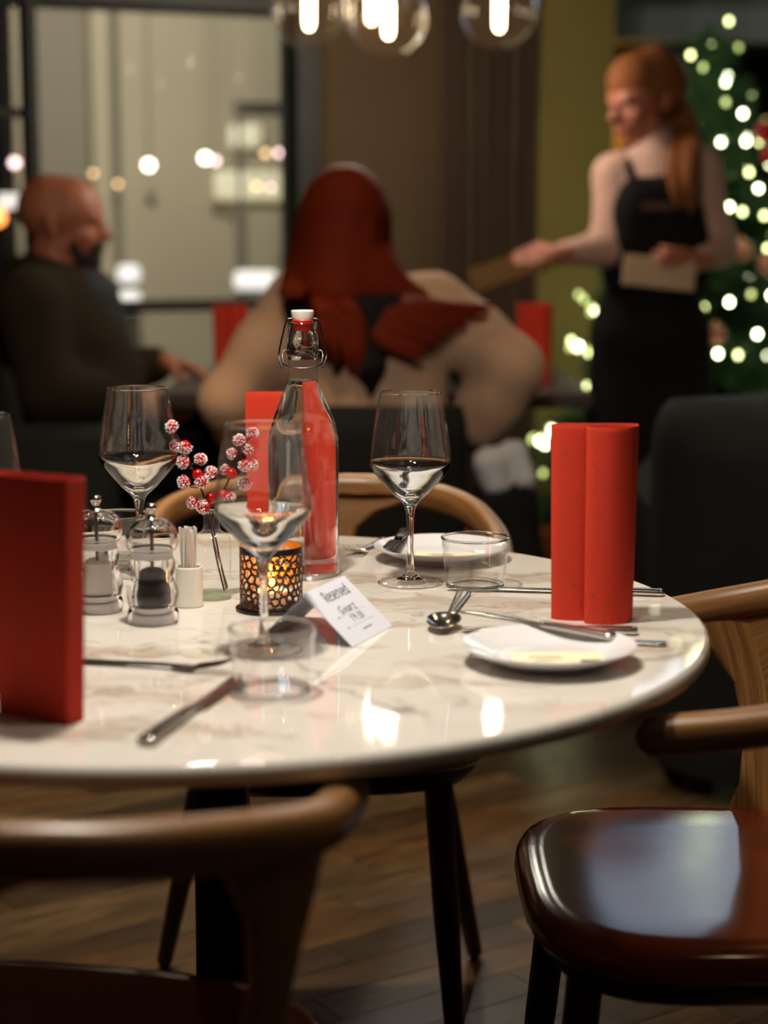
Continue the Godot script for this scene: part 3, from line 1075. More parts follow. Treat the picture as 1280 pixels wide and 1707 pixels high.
# ---------------------------------------------------------------- the couple's table
func build_far_table() -> void:
	var t := thing("side_dining_table", "brown rectangular table between the couple", "table", P(-0.02, 0, 5.0))
	part(box_mb(Vector3(0, 0.728, 0), Vector3(1.10, 0.04, 0.78), 0.006), "tabletop", M.table_brown, t)
	part(box_mb(Vector3(0, 0.36, 0), Vector3(0.07, 0.70, 0.07), 0.004), "column", M.black_metal, t)
	part(box_mb(Vector3(0, 0.008, 0), Vector3(0.5, 0.015, 0.5), 0.004), "base_plate", M.black_metal, t)
	# woman's chair
	var c := thing("upholstered_chair", "black upholstered chair under the red haired woman", "chair", P(-0.01, 0, 4.36))
	part(cushion(0.205, 0.30, 0.755, 0.10, 0.065), "backrest", M.black_hide, c)
	part(box_mb(Vector3(0, 0.42, -0.22), Vector3(0.44, 0.09, 0.46), 0.03), "seat", M.black_hide, c)
	for q in [[-0.18, 0.07], [0.18, 0.07], [-0.18, -0.40], [0.18, -0.40]]:
		var l := Mb.new()
		l.sweep([Vector3(q[0], 0.39, q[1]), Vector3(q[0] * 1.08, 0.01, q[1] * 1.08)], [Vector2(0.018, 0.018), Vector2(0.012, 0.012)], 10, Vector3.BACK)
		part(l, "leg", M.black_metal, c)
	# man's chair, seen side on
	var mc := thing("upholstered_chair", "dark green tub chair under the bald man", "chair", P(-0.90, 0, 4.98), deg_to_rad(-90))
	part(cushion(0.27, 0.20, 0.80, 0.36, 0.07), "backrest", M.green_cloth, mc)
	part(box_mb(Vector3(0, 0.40, 0.06), Vector3(0.46, 0.12, 0.50), 0.04), "seat", M.green_cloth, mc)
	for sx in [-1.0, 1.0]:
		part(box_mb(Vector3(sx * 0.27, 0.44, 0.06), Vector3(0.08, 0.44, 0.54), 0.035), "armrest", M.green_cloth, mc)
	for q in [[-0.2, -0.15], [0.2, -0.15], [-0.2, 0.26], [0.2, 0.26]]:
		var l := Mb.new()
		l.sweep([Vector3(q[0], 0.36, q[1]), Vector3(q[0] * 1.08, 0.01, q[1] * 1.08)], [Vector2(0.018, 0.018), Vector2(0.012, 0.012)], 10, Vector3.BACK)
		part(l, "leg", M.black_metal, mc)
	# big black armchair at the right
	var ac := thing("wing_armchair", "large black leather armchair at the right, its back to the table", "armchair", P(1.06, 0, 3.75))
	var rows := []
	for q in [[0.05, 0.96], [0.10, 1.0], [0.4, 1.0], [0.70, 1.0]]:
		rows.append(arm_ring(0.50 * q[1], q[0], 0.0, 0.16))
	for k in 5:
		var a := (k + 1) / 5.0 * PI / 2
		rows.append(arm_ring(0.50 - 0.04 * (1 - cos(a)), 0.70 + 0.115 * sin(a), 0.10 * sin(a), 0.16 * maxf(0.12, cos(a))))
	var b := Mb.new()
	b.loft(rows)
	part(b, "backrest", M.black_hide, ac)
	part(box_mb(Vector3(0.0, 0.30, -0.36), Vector3(0.62, 0.28, 0.62), 0.06), "seat", M.black_hide, ac)
	for sx in [-1.0, 1.0]:
		part(box_mb(Vector3(sx * 0.40, 0.34, -0.36), Vector3(0.16, 0.56, 0.64), 0.06), "armrest", M.black_hide, ac)
		for z in [0.05, -0.60]:
			part(box_mb(Vector3(sx * 0.4, 0.03, z), Vector3(0.05, 0.06, 0.05), 0.005), "foot", M.black_metal, ac)
	# napkins, glass jar, glasses
	make_napkin("roll", "red rolled napkin standing on the couple's table left of the woman", P(-0.395, 0.7485, 4.76), 0.3, "red napkins on the couple's table")
	make_napkin("roll", "red rolled napkin standing on the couple's table right of the woman", P(0.40, 0.7485, 4.86), 0.0, "red napkins on the couple's table")
	make_napkin("roll", "red napkin on the couple's table seen beside the glass bowl", P(0.112, 0.7485, 4.74), 0.0, "red napkins on the couple's table")
	var j := thing("glass_bowl", "clear glass bowl on the couple's table seen under the woman's arm", "bowl", P(0.225, 0.7485, 4.80))
	part(lathe_mb([Vector2(0, 0.002), Vector2(0.045, 0.002), Vector2(0.055, 0.01), Vector2(0.062, 0.05), Vector2(0.064, 0.085)], 36), "wall", M.clear_glass, j)
	var rim := Mb.new()
	rim.lathe(torus_prof(0.064, 0.085, 0.002), 36)
	part(rim, "rim", M.white_ceramic, j)
	var k := lathe_mb([Vector2(0, 0.004), Vector2(0.044, 0.004), Vector2(0.056, 0.03), Vector2(0.058, 0.045), Vector2(0, 0.045)], 30)
	part(k, "contents", M.needles, j)
	var dk := thing("dark_bottle", "small dark bottle standing behind the glass bowl", "bottle", P(0.20, 0.7485, 4.95), 0.0)
	part(lathe_mb([Vector2(0, 0.0), Vector2(0.024, 0.0), Vector2(0.026, 0.004), Vector2(0.026, 0.09), Vector2(0.012, 0.115), Vector2(0.011, 0.14), Vector2(0, 0.14)], 24), "body", M.black_tin, dk)
	part(lathe_mb([Vector2(0, 0.14), Vector2(0.013, 0.14), Vector2(0.013, 0.155), Vector2(0, 0.155)], 18), "cap", M.white_plastic, dk)
	for q in [[0.475, 4.72, "low tumbler on the couple's table near its right end"], [0.44, 4.68, "second low tumbler on the couple's table near its right end"]]:
		make_tumbler(q[2], P(q[0], 0.7485, q[1]), "tumblers on the couple's table", 0.55)
	# fur trimmed coat hanging from the woman's chair
	var co := thing("coat", "dark coat with white fur trim hung over the right of the woman's chair", "coat", P(0.268, 0, 4.38))
	var fb := Mb.new()
	blob(fb, [[Vector3(-0.02, 0.60, 0.02), Vector3(0.045, 0.630, 0.0), 0.028, 0.022], [Vector3(-0.015, 0.60, 0.02), Vector3(0.0, 0.55, 0.03), 0.036, 0.03], [Vector3(0.05, 0.62, 0.0), Vector3(0.07, 0.56, 0.02), 0.03, 0.03]], 0.012, 0.01)
	var nn := noise(77, 26.0, 2)
	for i in fb.v.size():
		fb.v[i] += fb.n[i] * 0.012 * nn.get_noise_3dv(fb.v[i] * 3.0)
	part(fb, "fur_trim", M.white_fur, co)
	var cb := Mb.new()
	blob(cb, [[Vector3(0.0, 0.50, 0.02), Vector3(0.02, 0.16, 0.03), 0.05, 0.075], [Vector3(0.06, 0.53, 0.01), Vector3(0.08, 0.2, 0.02), 0.04, 0.06], [Vector3(-0.03, 0.52, -0.02), Vector3(-0.04, 0.2, 0.0), 0.03, 0.05]], 0.015, 0.012)
	part(cb, "coat_body", M.black_cloth, co)

func torus_prof(r: float, y: float, w: float) -> Array:
	var o := []
	for k in 9:
		var a := TAU * k / 8
		o.append(Vector2(r - w * cos(a), y - w * sin(a)))
	return o

func arm_ring(hx: float, y: float, lift: float, hz: float) -> PackedVector3Array:
	var o := PackedVector3Array()
	for j in 40:
		var a := TAU * j / 40
		var x := signf(cos(a)) * pow(absf(cos(a)), 0.55) * hx
		var z := signf(sin(a)) * pow(absf(sin(a)), 0.55) * hz
		o.append(Vector3(x, y + lift * smoothstep(-0.30, -0.10, x) * (1.0 - 0.7 * smoothstep(0.0, 0.5, x)) , z + 0.10 - 0.5 * x * x))
	return o

func cushion(hx: float, y0: float, y1: float, bend: float, th: float) -> Mb:
	# a padded chair back, curved round the sitter, leaning a little
	var m := Mb.new()
	var rows := []
	for k in 13:
		var v := k / 12.0
		var e := 1.0 - pow(absf(2.0 * v - 1.0), 8.0) * 0.5
		var r := PackedVector3Array()
		for j in 36:
			var a := TAU * j / 36
			var x := signf(cos(a)) * pow(absf(cos(a)), 0.5) * hx * (0.86 + 0.14 * e)
			var z := signf(sin(a)) * pow(absf(sin(a)), 0.5) * th * 0.5 * e
			r.append(Vector3(x, lerpf(y0, y1, v), z + 0.10 + 0.06 * v - bend * x * x / hx))
		rows.append(r)
	m.loft(rows)
	return m


# ---------------------------------------------------------------- people
func head_bones(c: Vector3, b: Basis, s := 1.0) -> Array:
	# face looks along +z of b
	var o := []
	for q in [
		[0, 0.035, -0.035, 0, 0.035, 0.012, 0.086, 0.083], [0, -0.03, 0.032, 0, -0.07, 0.040, 0.060, 0.046], [0, -0.098, 0.066, 0, -0.096, 0.060, 0.021, 0.022],
		[0.045, -0.06, 0.015, 0.012, -0.096, 0.058, 0.024, 0.019], [-0.045, -0.06, 0.015, -0.012, -0.096, 0.058, 0.024, 0.019], [0.036, -0.030, 0.058, 0.03, -0.045, 0.058, 0.026, 0.022],
		[-0.036, -0.030, 0.058, -0.03, -0.045, 0.058, 0.026, 0.022], [-0.036, 0.020, 0.080, 0.036, 0.020, 0.080, 0.013, 0.013], [0, 0.010, 0.094, 0, -0.026, 0.114, 0.008, 0.012],
		[0.010, -0.034, 0.100, -0.010, -0.034, 0.100, 0.008, 0.008], [-0.018, -0.060, 0.091, 0.018, -0.060, 0.091, 0.007, 0.007], [-0.016, -0.069, 0.089, 0.016, -0.069, 0.089, 0.007, 0.007],
		[0.086, 0.008, -0.018, 0.084, -0.030, -0.008, 0.013, 0.009], [-0.086, 0.008, -0.018, -0.084, -0.030, -0.008, 0.013, 0.009],
	]:
		o.append([c + b * Vector3(q[0], q[1], q[2]) * s, c + b * Vector3(q[3], q[4], q[5]) * s, q[6] * s, q[7] * s])
	return o

func hand_bones(w: Vector3, dir: Vector3, palm: Vector3, side: float, curl := 0.5, s := 1.0) -> Array:
	# wrist, direction of the fingers, the way the palm faces, thumb side
	var d := dir.normalized()
	var n := (palm - d * palm.dot(d)).normalized()
	var x := d.cross(n) * side
	var o := [[w - d * 0.03, w, 0.026, 0.025], [w, w + d * 0.05 + x * 0.018, 0.023, 0.017], [w, w + d * 0.05 - x * 0.020, 0.023, 0.016], [w, w + d * 0.055, 0.022, 0.016]]
	var len_ := [0.070, 0.078, 0.072, 0.056]
	for k in 4:
		var b := w + d * (0.082 - 0.004 * absf(k - 1.2)) + x * (0.030 - 0.0195 * k)
		o.append([w + d * 0.045 + x * (0.022 - 0.014 * k), b, 0.013, 0.0095])
		var p := b
		for j in 3:
			var a := curl * (0.45 + 0.75 * j)
			var q: Vector3 = p + (d * cos(a) + n * sin(a)) * len_[k] * [0.45, 0.32, 0.23][j] * s
			o.append([p, q, 0.0095 - 0.0008 * j, 0.0088 - 0.0008 * j])
			p = q
	var t0 := w + d * 0.012 + x * 0.022
	var t1 := t0 + d * 0.030 + x * 0.024 + n * 0.012
	var t2 := t1 + d * 0.032 + x * 0.008 + n * 0.014 * (1.0 + curl)
	var t3 := t2 + d * 0.024 + n * 0.012 * (0.5 + curl)
	o.append([t0, t1, 0.015, 0.012])
	o.append([t1, t2, 0.012, 0.0105])
	o.append([t2, t3, 0.0105, 0.009])
	return o

func limb(o: Array, pts: Array, r: Array) -> void:
	for k in pts.size() - 1:
		o.append([pts[k], pts[k + 1], r[k], r[k + 1]])

func person(label: String, at: Vector3) -> Node3D:
	return thing("person", label, "person", at)

func eyes(t: Node3D, c: Vector3, b: Basis) -> void:
	for sx in [-1.0, 1.0]:
		var m := Mb.new()
		m.ball(c + b * Vector3(sx * 0.031, 0.002, 0.078), Vector3.ONE * 0.0115, 12, 8)
		part(m, "eye", M.eye_white, t)
		var i := Mb.new()
		i.ball(c + b * Vector3(sx * 0.031, 0.002, 0.0862), Vector3.ONE * 0.0055, 10, 6)
		part(i, "iris", M.beard, t)

func strand(m: Mb, pts: Array, r: float) -> void:
	var s := spline(pts, 4)
	var rad := []
	for k in s.size():
		var u := float(k) / (s.size() - 1)
		var w := r * (0.55 + 0.9 * sin(PI * minf(u * 0.85 + 0.1, 1.0))) * (1.0 if u < 0.75 else lerpf(1.0, 0.25, (u - 0.75) * 4.0))
		rad.append(Vector2(w * 1.35, w * 0.7))
	m.sweep(s, rad, 6, Vector3.BACK, false)

func build_people() -> void:
	build_woman()
	build_man()
	build_waitress()

func build_woman() -> void:
	var t := person("seated woman with long red hair and beige sweater, seen from behind", P(-0.04, 0, 4.45))
	var hb := Basis(Vector3.UP, PI)
	var hc := Vector3(-0.052, 1.170, -0.02)
	var sL := Vector3(-0.165, 0.985, 0)
	var sR := Vector3(0.160, 0.972, 0)
	var eL := Vector3(-0.335, 0.745, 0.02)
	var eR := Vector3(0.352, 0.826, 0.03)
	var wL := Vector3(-0.325, 0.62, -0.14)
	var wR := Vector3(0.262, 0.665, -0.03)
	var body := []
	limb(body, [Vector3(0, 0.56, 0), Vector3(-0.01, 0.72, 0.02), Vector3(-0.02, 0.90, 0.02)], [0.12, 0.105, 0.12])
	limb(body, [sL, Vector3(-0.02, 0.93, 0.01), sR], [0.055, 0.09, 0.055])
	limb(body, [Vector3(-0.03, 0.97, 0.0), hc + Vector3(0, -0.06, 0.01)], [0.055, 0.05])
	limb(body, [sL, eL, wL], [0.05, 0.038, 0.027])
	limb(body, [sR, eR, wR], [0.05, 0.038, 0.027])
	for sx in [-1.0, 1.0]:
		limb(body, [Vector3(sx * 0.09, 0.54, 0), Vector3(sx * 0.12, 0.53, -0.42), Vector3(sx * 0.12, 0.09, -0.36), Vector3(sx * 0.13, 0.04, -0.50)], [0.085, 0.055, 0.036, 0.025])
	var b := Mb.new()
	blob(b, body, 0.017, 0.014)
	blob(b, head_bones(hc, hb), 0.007, 0.006)
	blob(b, hand_bones(wL, Vector3(0.25, -0.3, -1), Vector3(0.2, -1, 0.2), 1.0), 0.004, 0.003)
	blob(b, hand_bones(wR, Vector3(-0.5, -0.5, -0.75), Vector3(-0.4, -1, 0.2), -1.0), 0.004, 0.003)
	part(b, "body", M.skin, t)
	eyes(t, hc, hb)
	var sw := []
	limb(sw, [Vector3(0, 0.58, 0.0), Vector3(-0.005, 0.74, 0.02), Vector3(-0.02, 0.91, 0.025)], [0.15, 0.135, 0.14])
	limb(sw, [Vector3(-0.075, 0.60, 0.0), Vector3(-0.09, 0.90, 0.02)], [0.11, 0.10])
	limb(sw, [Vector3(0.075, 0.60, 0.0), Vector3(0.08, 0.90, 0.02)], [0.11, 0.11])
	limb(sw, [sL, Vector3(-0.02, 0.96, 0.02), sR], [0.07, 0.09, 0.07])
	limb(sw, [sL, sL.lerp(eL, 0.5), eL, eL.lerp(wL, 0.7)], [0.075, 0.073, 0.066, 0.055])
	limb(sw, [sR, sR.lerp(eR, 0.5), eR, eR.lerp(wR, 0.5), eR.lerp(wR, 0.85)], [0.078, 0.076, 0.068, 0.072, 0.066])
	var s := Mb.new()
	blob(s, sw, 0.016, 0.016)
	part(s, "sweater", M.sweater, t)
	var tr := []
	for sx in [-1.0, 1.0]:
		limb(tr, [Vector3(sx * 0.09, 0.55, 0), Vector3(sx * 0.12, 0.54, -0.42), Vector3(sx * 0.12, 0.12, -0.36)], [0.11, 0.072, 0.055])
		var sh := Mb.new()
		blob(sh, [[Vector3(sx * 0.12, 0.06, -0.34), Vector3(sx * 0.13, 0.045, -0.52), 0.045, 0.035]], 0.014, 0.01)
		part(sh, "shoe", M.black_hide, t)
	var p := Mb.new()
	blob(p, tr, 0.018, 0.014)
	part(p, "trousers", M.black_cloth, t)
	# black bow tied at the nape, its tails down the back
	var sc := Mb.new()
	blob(sc, [[Vector3(-0.17, 0.97, 0.115), Vector3(-0.03, 0.95, 0.150), 0.03, 0.03], [Vector3(-0.10, 0.98, 0.130), Vector3(-0.10, 0.88, 0.150), 0.045, 0.025], [Vector3(0.0, 0.96, 0.145), Vector3(0.0, 0.84, 0.165), 0.05, 0.035], [Vector3(0.01, 0.84, 0.165), Vector3(0.01, 0.765, 0.168), 0.035, 0.006], [Vector3(0.06, 0.97, 0.130), Vector3(0.06, 0.89, 0.155), 0.04, 0.022], [Vector3(-0.06, 0.90, 0.15), Vector3(-0.07, 0.83, 0.165), 0.035, 0.012]], 0.010, 0.008)
	part(sc, "bow", M.black_cloth, t)
	# hair
	var h := Mb.new()
	blob(h, [[hc + Vector3(0, 0.045, 0.045), hc + Vector3(0, 0.035, -0.035), 0.096, 0.088], [hc + Vector3(-0.01, 0.0, 0.045), hc + Vector3(-0.02, -0.16, 0.115), 0.097, 0.085], [hc + Vector3(-0.05, -0.02, 0.03), hc + Vector3(-0.085, -0.17, 0.10), 0.06, 0.05], [hc + Vector3(0.05, -0.06, 0.04), hc + Vector3(0.075, -0.16, 0.09), 0.065, 0.060], [hc + Vector3(0.07, -0.13, 0.09), hc + Vector3(0.15, -0.185, 0.085), 0.060, 0.038], [hc + Vector3(0.15, -0.185, 0.085), hc + Vector3(0.30, -0.205, 0.06), 0.038, 0.018]], 0.012, 0.014)
	var r := RandomNumberGenerator.new()
	r.seed = 12
	for i in 210:
		var u := r.randf() * 2.0 - 1.0
		var dep := r.randf()
		var root := hc + Vector3(u * 0.07, 0.125 - 0.05 * u * u - 0.02 * dep, 0.02 + 0.03 * dep)
		var crown := hc + Vector3(u * 0.098, 0.03 - 0.02 * r.randf(), 0.128 - 0.05 * u * u - 0.05 * maxf(0.0, absf(u) - 0.6))
		var neck := hc + Vector3(-0.022 + u * 0.118, -0.15, 0.165 - 0.05 * u * u)
		var ex := -0.02 + u * 0.16
		var ey := 0.95 - 0.13 * r.randf() * (1.0 - 0.6 * absf(u))
		var ez := 0.195
		if u < -0.45:
			ey = 1.0 + 0.03 * r.randf()
			ex = -0.165 - 0.03 * r.randf()
		var mid := Vector3(lerpf(neck.x, ex, 0.55), lerpf(neck.y, ey, 0.55), 0.20)
		if u > 0.15:
			var g := (u - 0.15) / 0.85
			ex = lerpf(0.12, 0.315, g * (0.75 + 0.25 * r.randf()))
			ey = lerpf(0.87, 0.985, pow(g, 0.6)) - 0.03 * r.randf()
			ez = lerpf(0.19, 0.10, g)
			mid = Vector3(lerpf(neck.x, ex, 0.42), lerpf(neck.y, ey, 0.62) - 0.01, lerpf(0.19, 0.15, g))
		strand(h, [root, crown, neck, mid, Vector3(ex, ey, ez)], 0.0085)
	part(h, "hair", M.red_hair, t)

func build_man() -> void:
	var t := person("seated bald man with a beard and dark jacket, in profile", P(-0.88, 0, 5.0))
	var hb := Basis(Vector3.UP, deg_to_rad(88.0)) * Basis(Vector3.RIGHT, deg_to_rad(4.0))
	var hc := Vector3(0.015, 1.172, 0.0)
	var sN := Vector3(-0.05, 0.96, 0.19)
	var sF := Vector3(-0.02, 0.96, -0.18)
	var eN := Vector3(0.0, 0.735, 0.235)
	var eF := Vector3(0.05, 0.74, -0.24)
	var wN := Vector3(0.215, 0.705, 0.13)
	var wF := Vector3(0.27, 0.785, -0.10)
	wN = Vector3(0.235, 0.70, 0.20)
	var body := []
	limb(body, [Vector3(-0.02, 0.56, 0), Vector3(0.02, 0.72, 0), Vector3(-0.01, 0.92, 0)], [0.15, 0.155, 0.14])
	limb(body, [sN, Vector3(-0.02, 0.94, 0), sF], [0.07, 0.11, 0.07])
	limb(body, [Vector3(-0.015, 0.98, 0.0), hc + Vector3(-0.02, -0.06, 0)], [0.075, 0.068])
	limb(body, [sN, eN, wN], [0.06, 0.05, 0.034])
	limb(body, [sF, eF, wF], [0.06, 0.05, 0.034])
	for sx in [-1.0, 1.0]:
		limb(body, [Vector3(0.0, 0.54, sx * 0.1), Vector3(0.44, 0.54, sx * 0.16), Vector3(0.40, 0.09, sx * 0.15), Vector3(0.54, 0.04, sx * 0.16)], [0.10, 0.068, 0.045, 0.03])
	var b := Mb.new()
	blob(b, body, 0.019, 0.015)
	blob(b, head_bones(hc, hb, 1.06), 0.007, 0.006)
	blob(b, hand_bones(wN, Vector3(1, -0.1, -0.25), Vector3(-0.2, -0.6, -0.8), 1.0), 0.004, 0.003)
	blob(b, hand_bones(wF, Vector3(1, -0.12, 0.3), Vector3(0, -1, 0.2), -1.0), 0.004, 0.003)
	part(b, "body", M.skin, t)
	eyes(t, hc, hb)
	var bd := Mb.new()
	var bo := []
	for q in [[0.0, -0.095, 0.072, 0.0, -0.135, 0.066, 0.032, 0.018], [0.045, -0.055, 0.03, 0.014, -0.10, 0.064, 0.023, 0.026], [-0.045, -0.055, 0.03, -0.014, -0.10, 0.064, 0.023, 0.026], [-0.02, -0.052, 0.096, 0.02, -0.052, 0.096, 0.008, 0.008], [0.026, -0.055, 0.090, 0.022, -0.09, 0.08, 0.012, 0.014], [-0.026, -0.055, 0.090, -0.022, -0.09, 0.08, 0.012, 0.014]]:
		bo.append([hc + hb * Vector3(q[0], q[1], q[2]) * 1.06, hc + hb * Vector3(q[3], q[4], q[5]) * 1.06, q[6], q[7]])
	blob(bd, bo, 0.007, 0.006)
	part(bd, "beard", M.beard, t)
	var sh := Mb.new()
	blob(sh, [[Vector3(0.0, 0.985, 0.0), Vector3(0.045, 0.96, 0.0), 0.088, 0.085], [Vector3(0.05, 0.95, 0), Vector3(0.085, 0.75, 0), 0.115, 0.13]], 0.014, 0.012)
	part(sh, "shirt", M.navy_shirt, t)
	var ja := []
	limb(ja, [Vector3(-0.02, 0.58, 0), Vector3(0.03, 0.72, 0), Vector3(-0.02, 0.92, 0)], [0.175, 0.185, 0.165])
	limb(ja, [Vector3(0.03, 0.60, 0.06), Vector3(0.045, 0.84, 0.06)], [0.15, 0.125])
	limb(ja, [sN, Vector3(-0.05, 0.965, 0), sF], [0.085, 0.11, 0.085])
	limb(ja, [Vector3(-0.07, 1.03, 0.05), Vector3(0.05, 0.93, 0.09)], [0.035, 0.03])
	limb(ja, [Vector3(-0.07, 1.03, -0.05), Vector3(0.05, 0.93, -0.09)], [0.035, 0.03])
	limb(ja, [Vector3(-0.075, 1.035, -0.05), Vector3(-0.075, 1.035, 0.05)], [0.035, 0.035])
	limb(ja, [sN, eN, eN.lerp(wN, 0.85)], [0.088, 0.075, 0.055])
	limb(ja, [sF, eF, eF.lerp(wF, 0.85)], [0.088, 0.075, 0.055])
	var j := Mb.new()
	blob(j, ja, 0.018, 0.016)
	part(j, "jacket", M.jacket, t)
	var tr := []
	for sx in [-1.0, 1.0]:
		limb(tr, [Vector3(0.0, 0.55, sx * 0.1), Vector3(0.44, 0.55, sx * 0.16), Vector3(0.40, 0.12, sx * 0.15)], [0.125, 0.085, 0.065])
		var so := Mb.new()
		blob(so, [[Vector3(0.38, 0.06, sx * 0.15), Vector3(0.58, 0.045, sx * 0.16), 0.05, 0.04]], 0.014, 0.01)
		part(so, "shoe", M.black_hide, t)
	var p := Mb.new()
	blob(p, tr, 0.019, 0.015)
	part(p, "trousers", M.black_cloth, t)

func build_waitress() -> void:
	var t := person("standing waitress in black apron handing over a menu", P(0.77, 0, 5.3))
	var hb := Basis(Vector3.UP, deg_to_rad(-62.0)) * Basis(Vector3.RIGHT, deg_to_rad(14.0))
	var hc := Vector3(-0.035, 1.515, 0.0)
	var sR := Vector3(0.125, 1.325, 0.01)
	var sL := Vector3(-0.115, 1.305, 0.02)
	var eR := Vector3(0.185, 1.105, 0.0)
	var wR := Vector3(0.105, 1.068, 0.155)
	var eL := Vector3(-0.140, 1.105, 0.09)
	var wL := Vector3(-0.290, 1.085, 0.17)
	var body := []
	limb(body, [Vector3(0, 0.90, 0), Vector3(0.0, 1.05, 0), Vector3(0.005, 1.24, 0)], [0.125, 0.10, 0.105])
	limb(body, [sL, Vector3(0, 1.28, 0), sR], [0.05, 0.085, 0.05])
	limb(body, [Vector3(0.0, 1.33, 0.0), hc + Vector3(0.01, -0.06, 0)], [0.052, 0.046])
	limb(body, [sR, eR, wR], [0.045, 0.037, 0.025])
	limb(body, [sL, eL, wL], [0.045, 0.037, 0.025])
	for sx in [-1.0, 1.0]:
		limb(body, [Vector3(sx * 0.08, 0.88, 0), Vector3(sx * 0.085, 0.47, 0.01), Vector3(sx * 0.085, 0.08, -0.01), Vector3(sx * 0.085 - 0.06, 0.035, 0.10)], [0.09, 0.058, 0.038, 0.026])
	var b := Mb.new()
	blob(b, body, 0.017, 0.014)
	blob(b, head_bones(hc, hb), 0.007, 0.006)
	blob(b, hand_bones(wR, Vector3(-0.85, 0.0, 0.45), Vector3(-0.3, 0.3, -1), 1.0, 0.9), 0.004, 0.003)
	blob(b, hand_bones(wL, Vector3(-1.0, -0.15, 0.05), Vector3(0, -0.6, -0.8), -1.0, 0.9), 0.004, 0.003)
	part(b, "body", M.skin, t)
	eyes(t, hc, hb)
	var bl := []
	limb(bl, [Vector3(0, 0.93, 0), Vector3(0.0, 1.05, 0), Vector3(0.005, 1.24, 0.01)], [0.138, 0.115, 0.122])
	limb(bl, [sL, Vector3(0, 1.285, 0), sR], [0.06, 0.095, 0.06])
	limb(bl, [Vector3(-0.05, 1.20, 0.06), Vector3(0.05, 1.20, 0.06)], [0.07, 0.07])
	limb(bl, [Vector3(0.0, 1.30, 0.02), Vector3(-0.005, 1.385, 0.005)], [0.088, 0.062])
	limb(bl, [sR, eR, eR.lerp(wR, 0.85)], [0.060, 0.054, 0.037])
	limb(bl, [sL, eL, eL.lerp(wL, 0.85)], [0.058, 0.050, 0.036])
	var s := Mb.new()
	blob(s, bl, 0.015, 0.012)
	part(s, "blouse", M.blouse, t)
	# apron: bib over the chest, straps, long skirt
	var ap := Mb.new()
	blob(ap, [[Vector3(-0.060, 1.250, 0.100), Vector3(0.035, 1.260, 0.105), 0.050, 0.050], [Vector3(-0.065, 1.20, 0.098), Vector3(0.06, 1.20, 0.098), 0.066, 0.066], [Vector3(-0.065, 1.13, 0.085), Vector3(0.07, 1.13, 0.080), 0.075, 0.075], [Vector3(-0.06, 1.04, 0.05), Vector3(0.07, 1.04, 0.045), 0.090, 0.090], [Vector3(0, 1.0, 0), Vector3(0, 0.93, 0), 0.128, 0.145]], 0.013, 0.012)
	part(ap, "apron_bib", M.black_cloth, t)
	var st := Mb.new()
	st.sweep(spline([Vector3(-0.075, 1.285, 0.12), Vector3(-0.085, 1.345, 0.07), Vector3(-0.06, 1.385, -0.02), Vector3(0.03, 1.385, -0.05), Vector3(0.08, 1.35, 0.05), Vector3(0.06, 1.29, 0.125)], 5), [Vector2(0.012, 0.006)], 8, Vector3.BACK)
	part(st, "apron_strap", M.black_cloth, t)
	var sk := Mb.new()
	blob(sk, [[Vector3(0, 0.95, 0), Vector3(-0.005, 0.86, 0), 0.135, 0.155], [Vector3(-0.06, 0.86, 0.01), Vector3(-0.085, 0.30, 0.02), 0.11, 0.125], [Vector3(0.06, 0.86, 0.01), Vector3(0.085, 0.30, 0.02), 0.11, 0.125]], 0.017, 0.016)
	part(sk, "apron_skirt", M.black_cloth, t)
	var em := Mb.new()
	em.box(Vector3(-0.015, 1.218, 0.167), Vector3(0.085, 0.022, 0.003), 0.0005)
	part(em, "name_badge", M.print_brown, t)
	for sx in [-1.0, 1.0]:
		var so := Mb.new()
		blob(so, [[Vector3(sx * 0.085 + 0.01, 0.055, -0.02), Vector3(sx * 0.085 - 0.07, 0.04, 0.11), 0.045, 0.035]], 0.013, 0.01)
		part(so, "shoe", M.black_hide, t)
	# hair drawn back, a long tail over the shoulder
	var h := Mb.new()
	var hbones := []
	for q in [[0, 0.052, -0.045, 0, 0.055, 0.012, 0.094, 0.084], [0, 0.01, -0.075, 0, -0.03, -0.07, 0.07, 0.05], [0.045, 0.03, -0.02, 0.045, 0.0, -0.05, 0.052, 0.05], [-0.045, 0.03, -0.02, -0.045, 0.0, -0.05, 0.052, 0.05]]:
		hbones.append([hc + hb * Vector3(q[0], q[1], q[2]), hc + hb * Vector3(q[3], q[4], q[5]), q[6], q[7]])
	blob(h, hbones, 0.009, 0.009)
	var r := RandomNumberGenerator.new()
	r.seed = 3
	for i in 60:
		var j := Vector3(r.randf() - 0.5, r.randf() - 0.5, r.randf() - 0.5)
		strand(h, [Vector3(0.055, 1.51, -0.05) + j * 0.05, Vector3(0.085, 1.43, 0.0) + j * 0.05, Vector3(0.075, 1.36, 0.085) + j * 0.06, Vector3(0.058, 1.28, 0.150) + j * Vector3(0.075, 0.04, 0.03), Vector3(0.062, 1.19 + 0.03 * r.randf(), 0.150) + j * Vector3(0.06, 0.05, 0.02)], 0.0075)
	part(h, "hair", M.fair_hair, t)
	# what she holds
	var mn := thing("menu", "brown menu board in the waitress's outstretched hand", "menu", P(0.345, 1.045, 5.12), 0.0)
	var xf := Transform3D(Basis(Vector3.BACK, deg_to_rad(19.0)) * Basis(Vector3.RIGHT, deg_to_rad(-62.0)), Vector3.ZERO)
	part(box_mb(Vector3.ZERO, Vector3(0.22, 0.135, 0.006), 0.002, xf), "cover", M.menu_card, mn)
	part(box_mb(Vector3(0, 0, -0.0045), Vector3(0.22, 0.125, 0.003), 0.001, xf), "page", M.menu_card, mn)
	var fo := thing("folder", "beige folder held flat against the waitress's apron", "folder", P(0.762, 1.035, 5.105), 0.0)
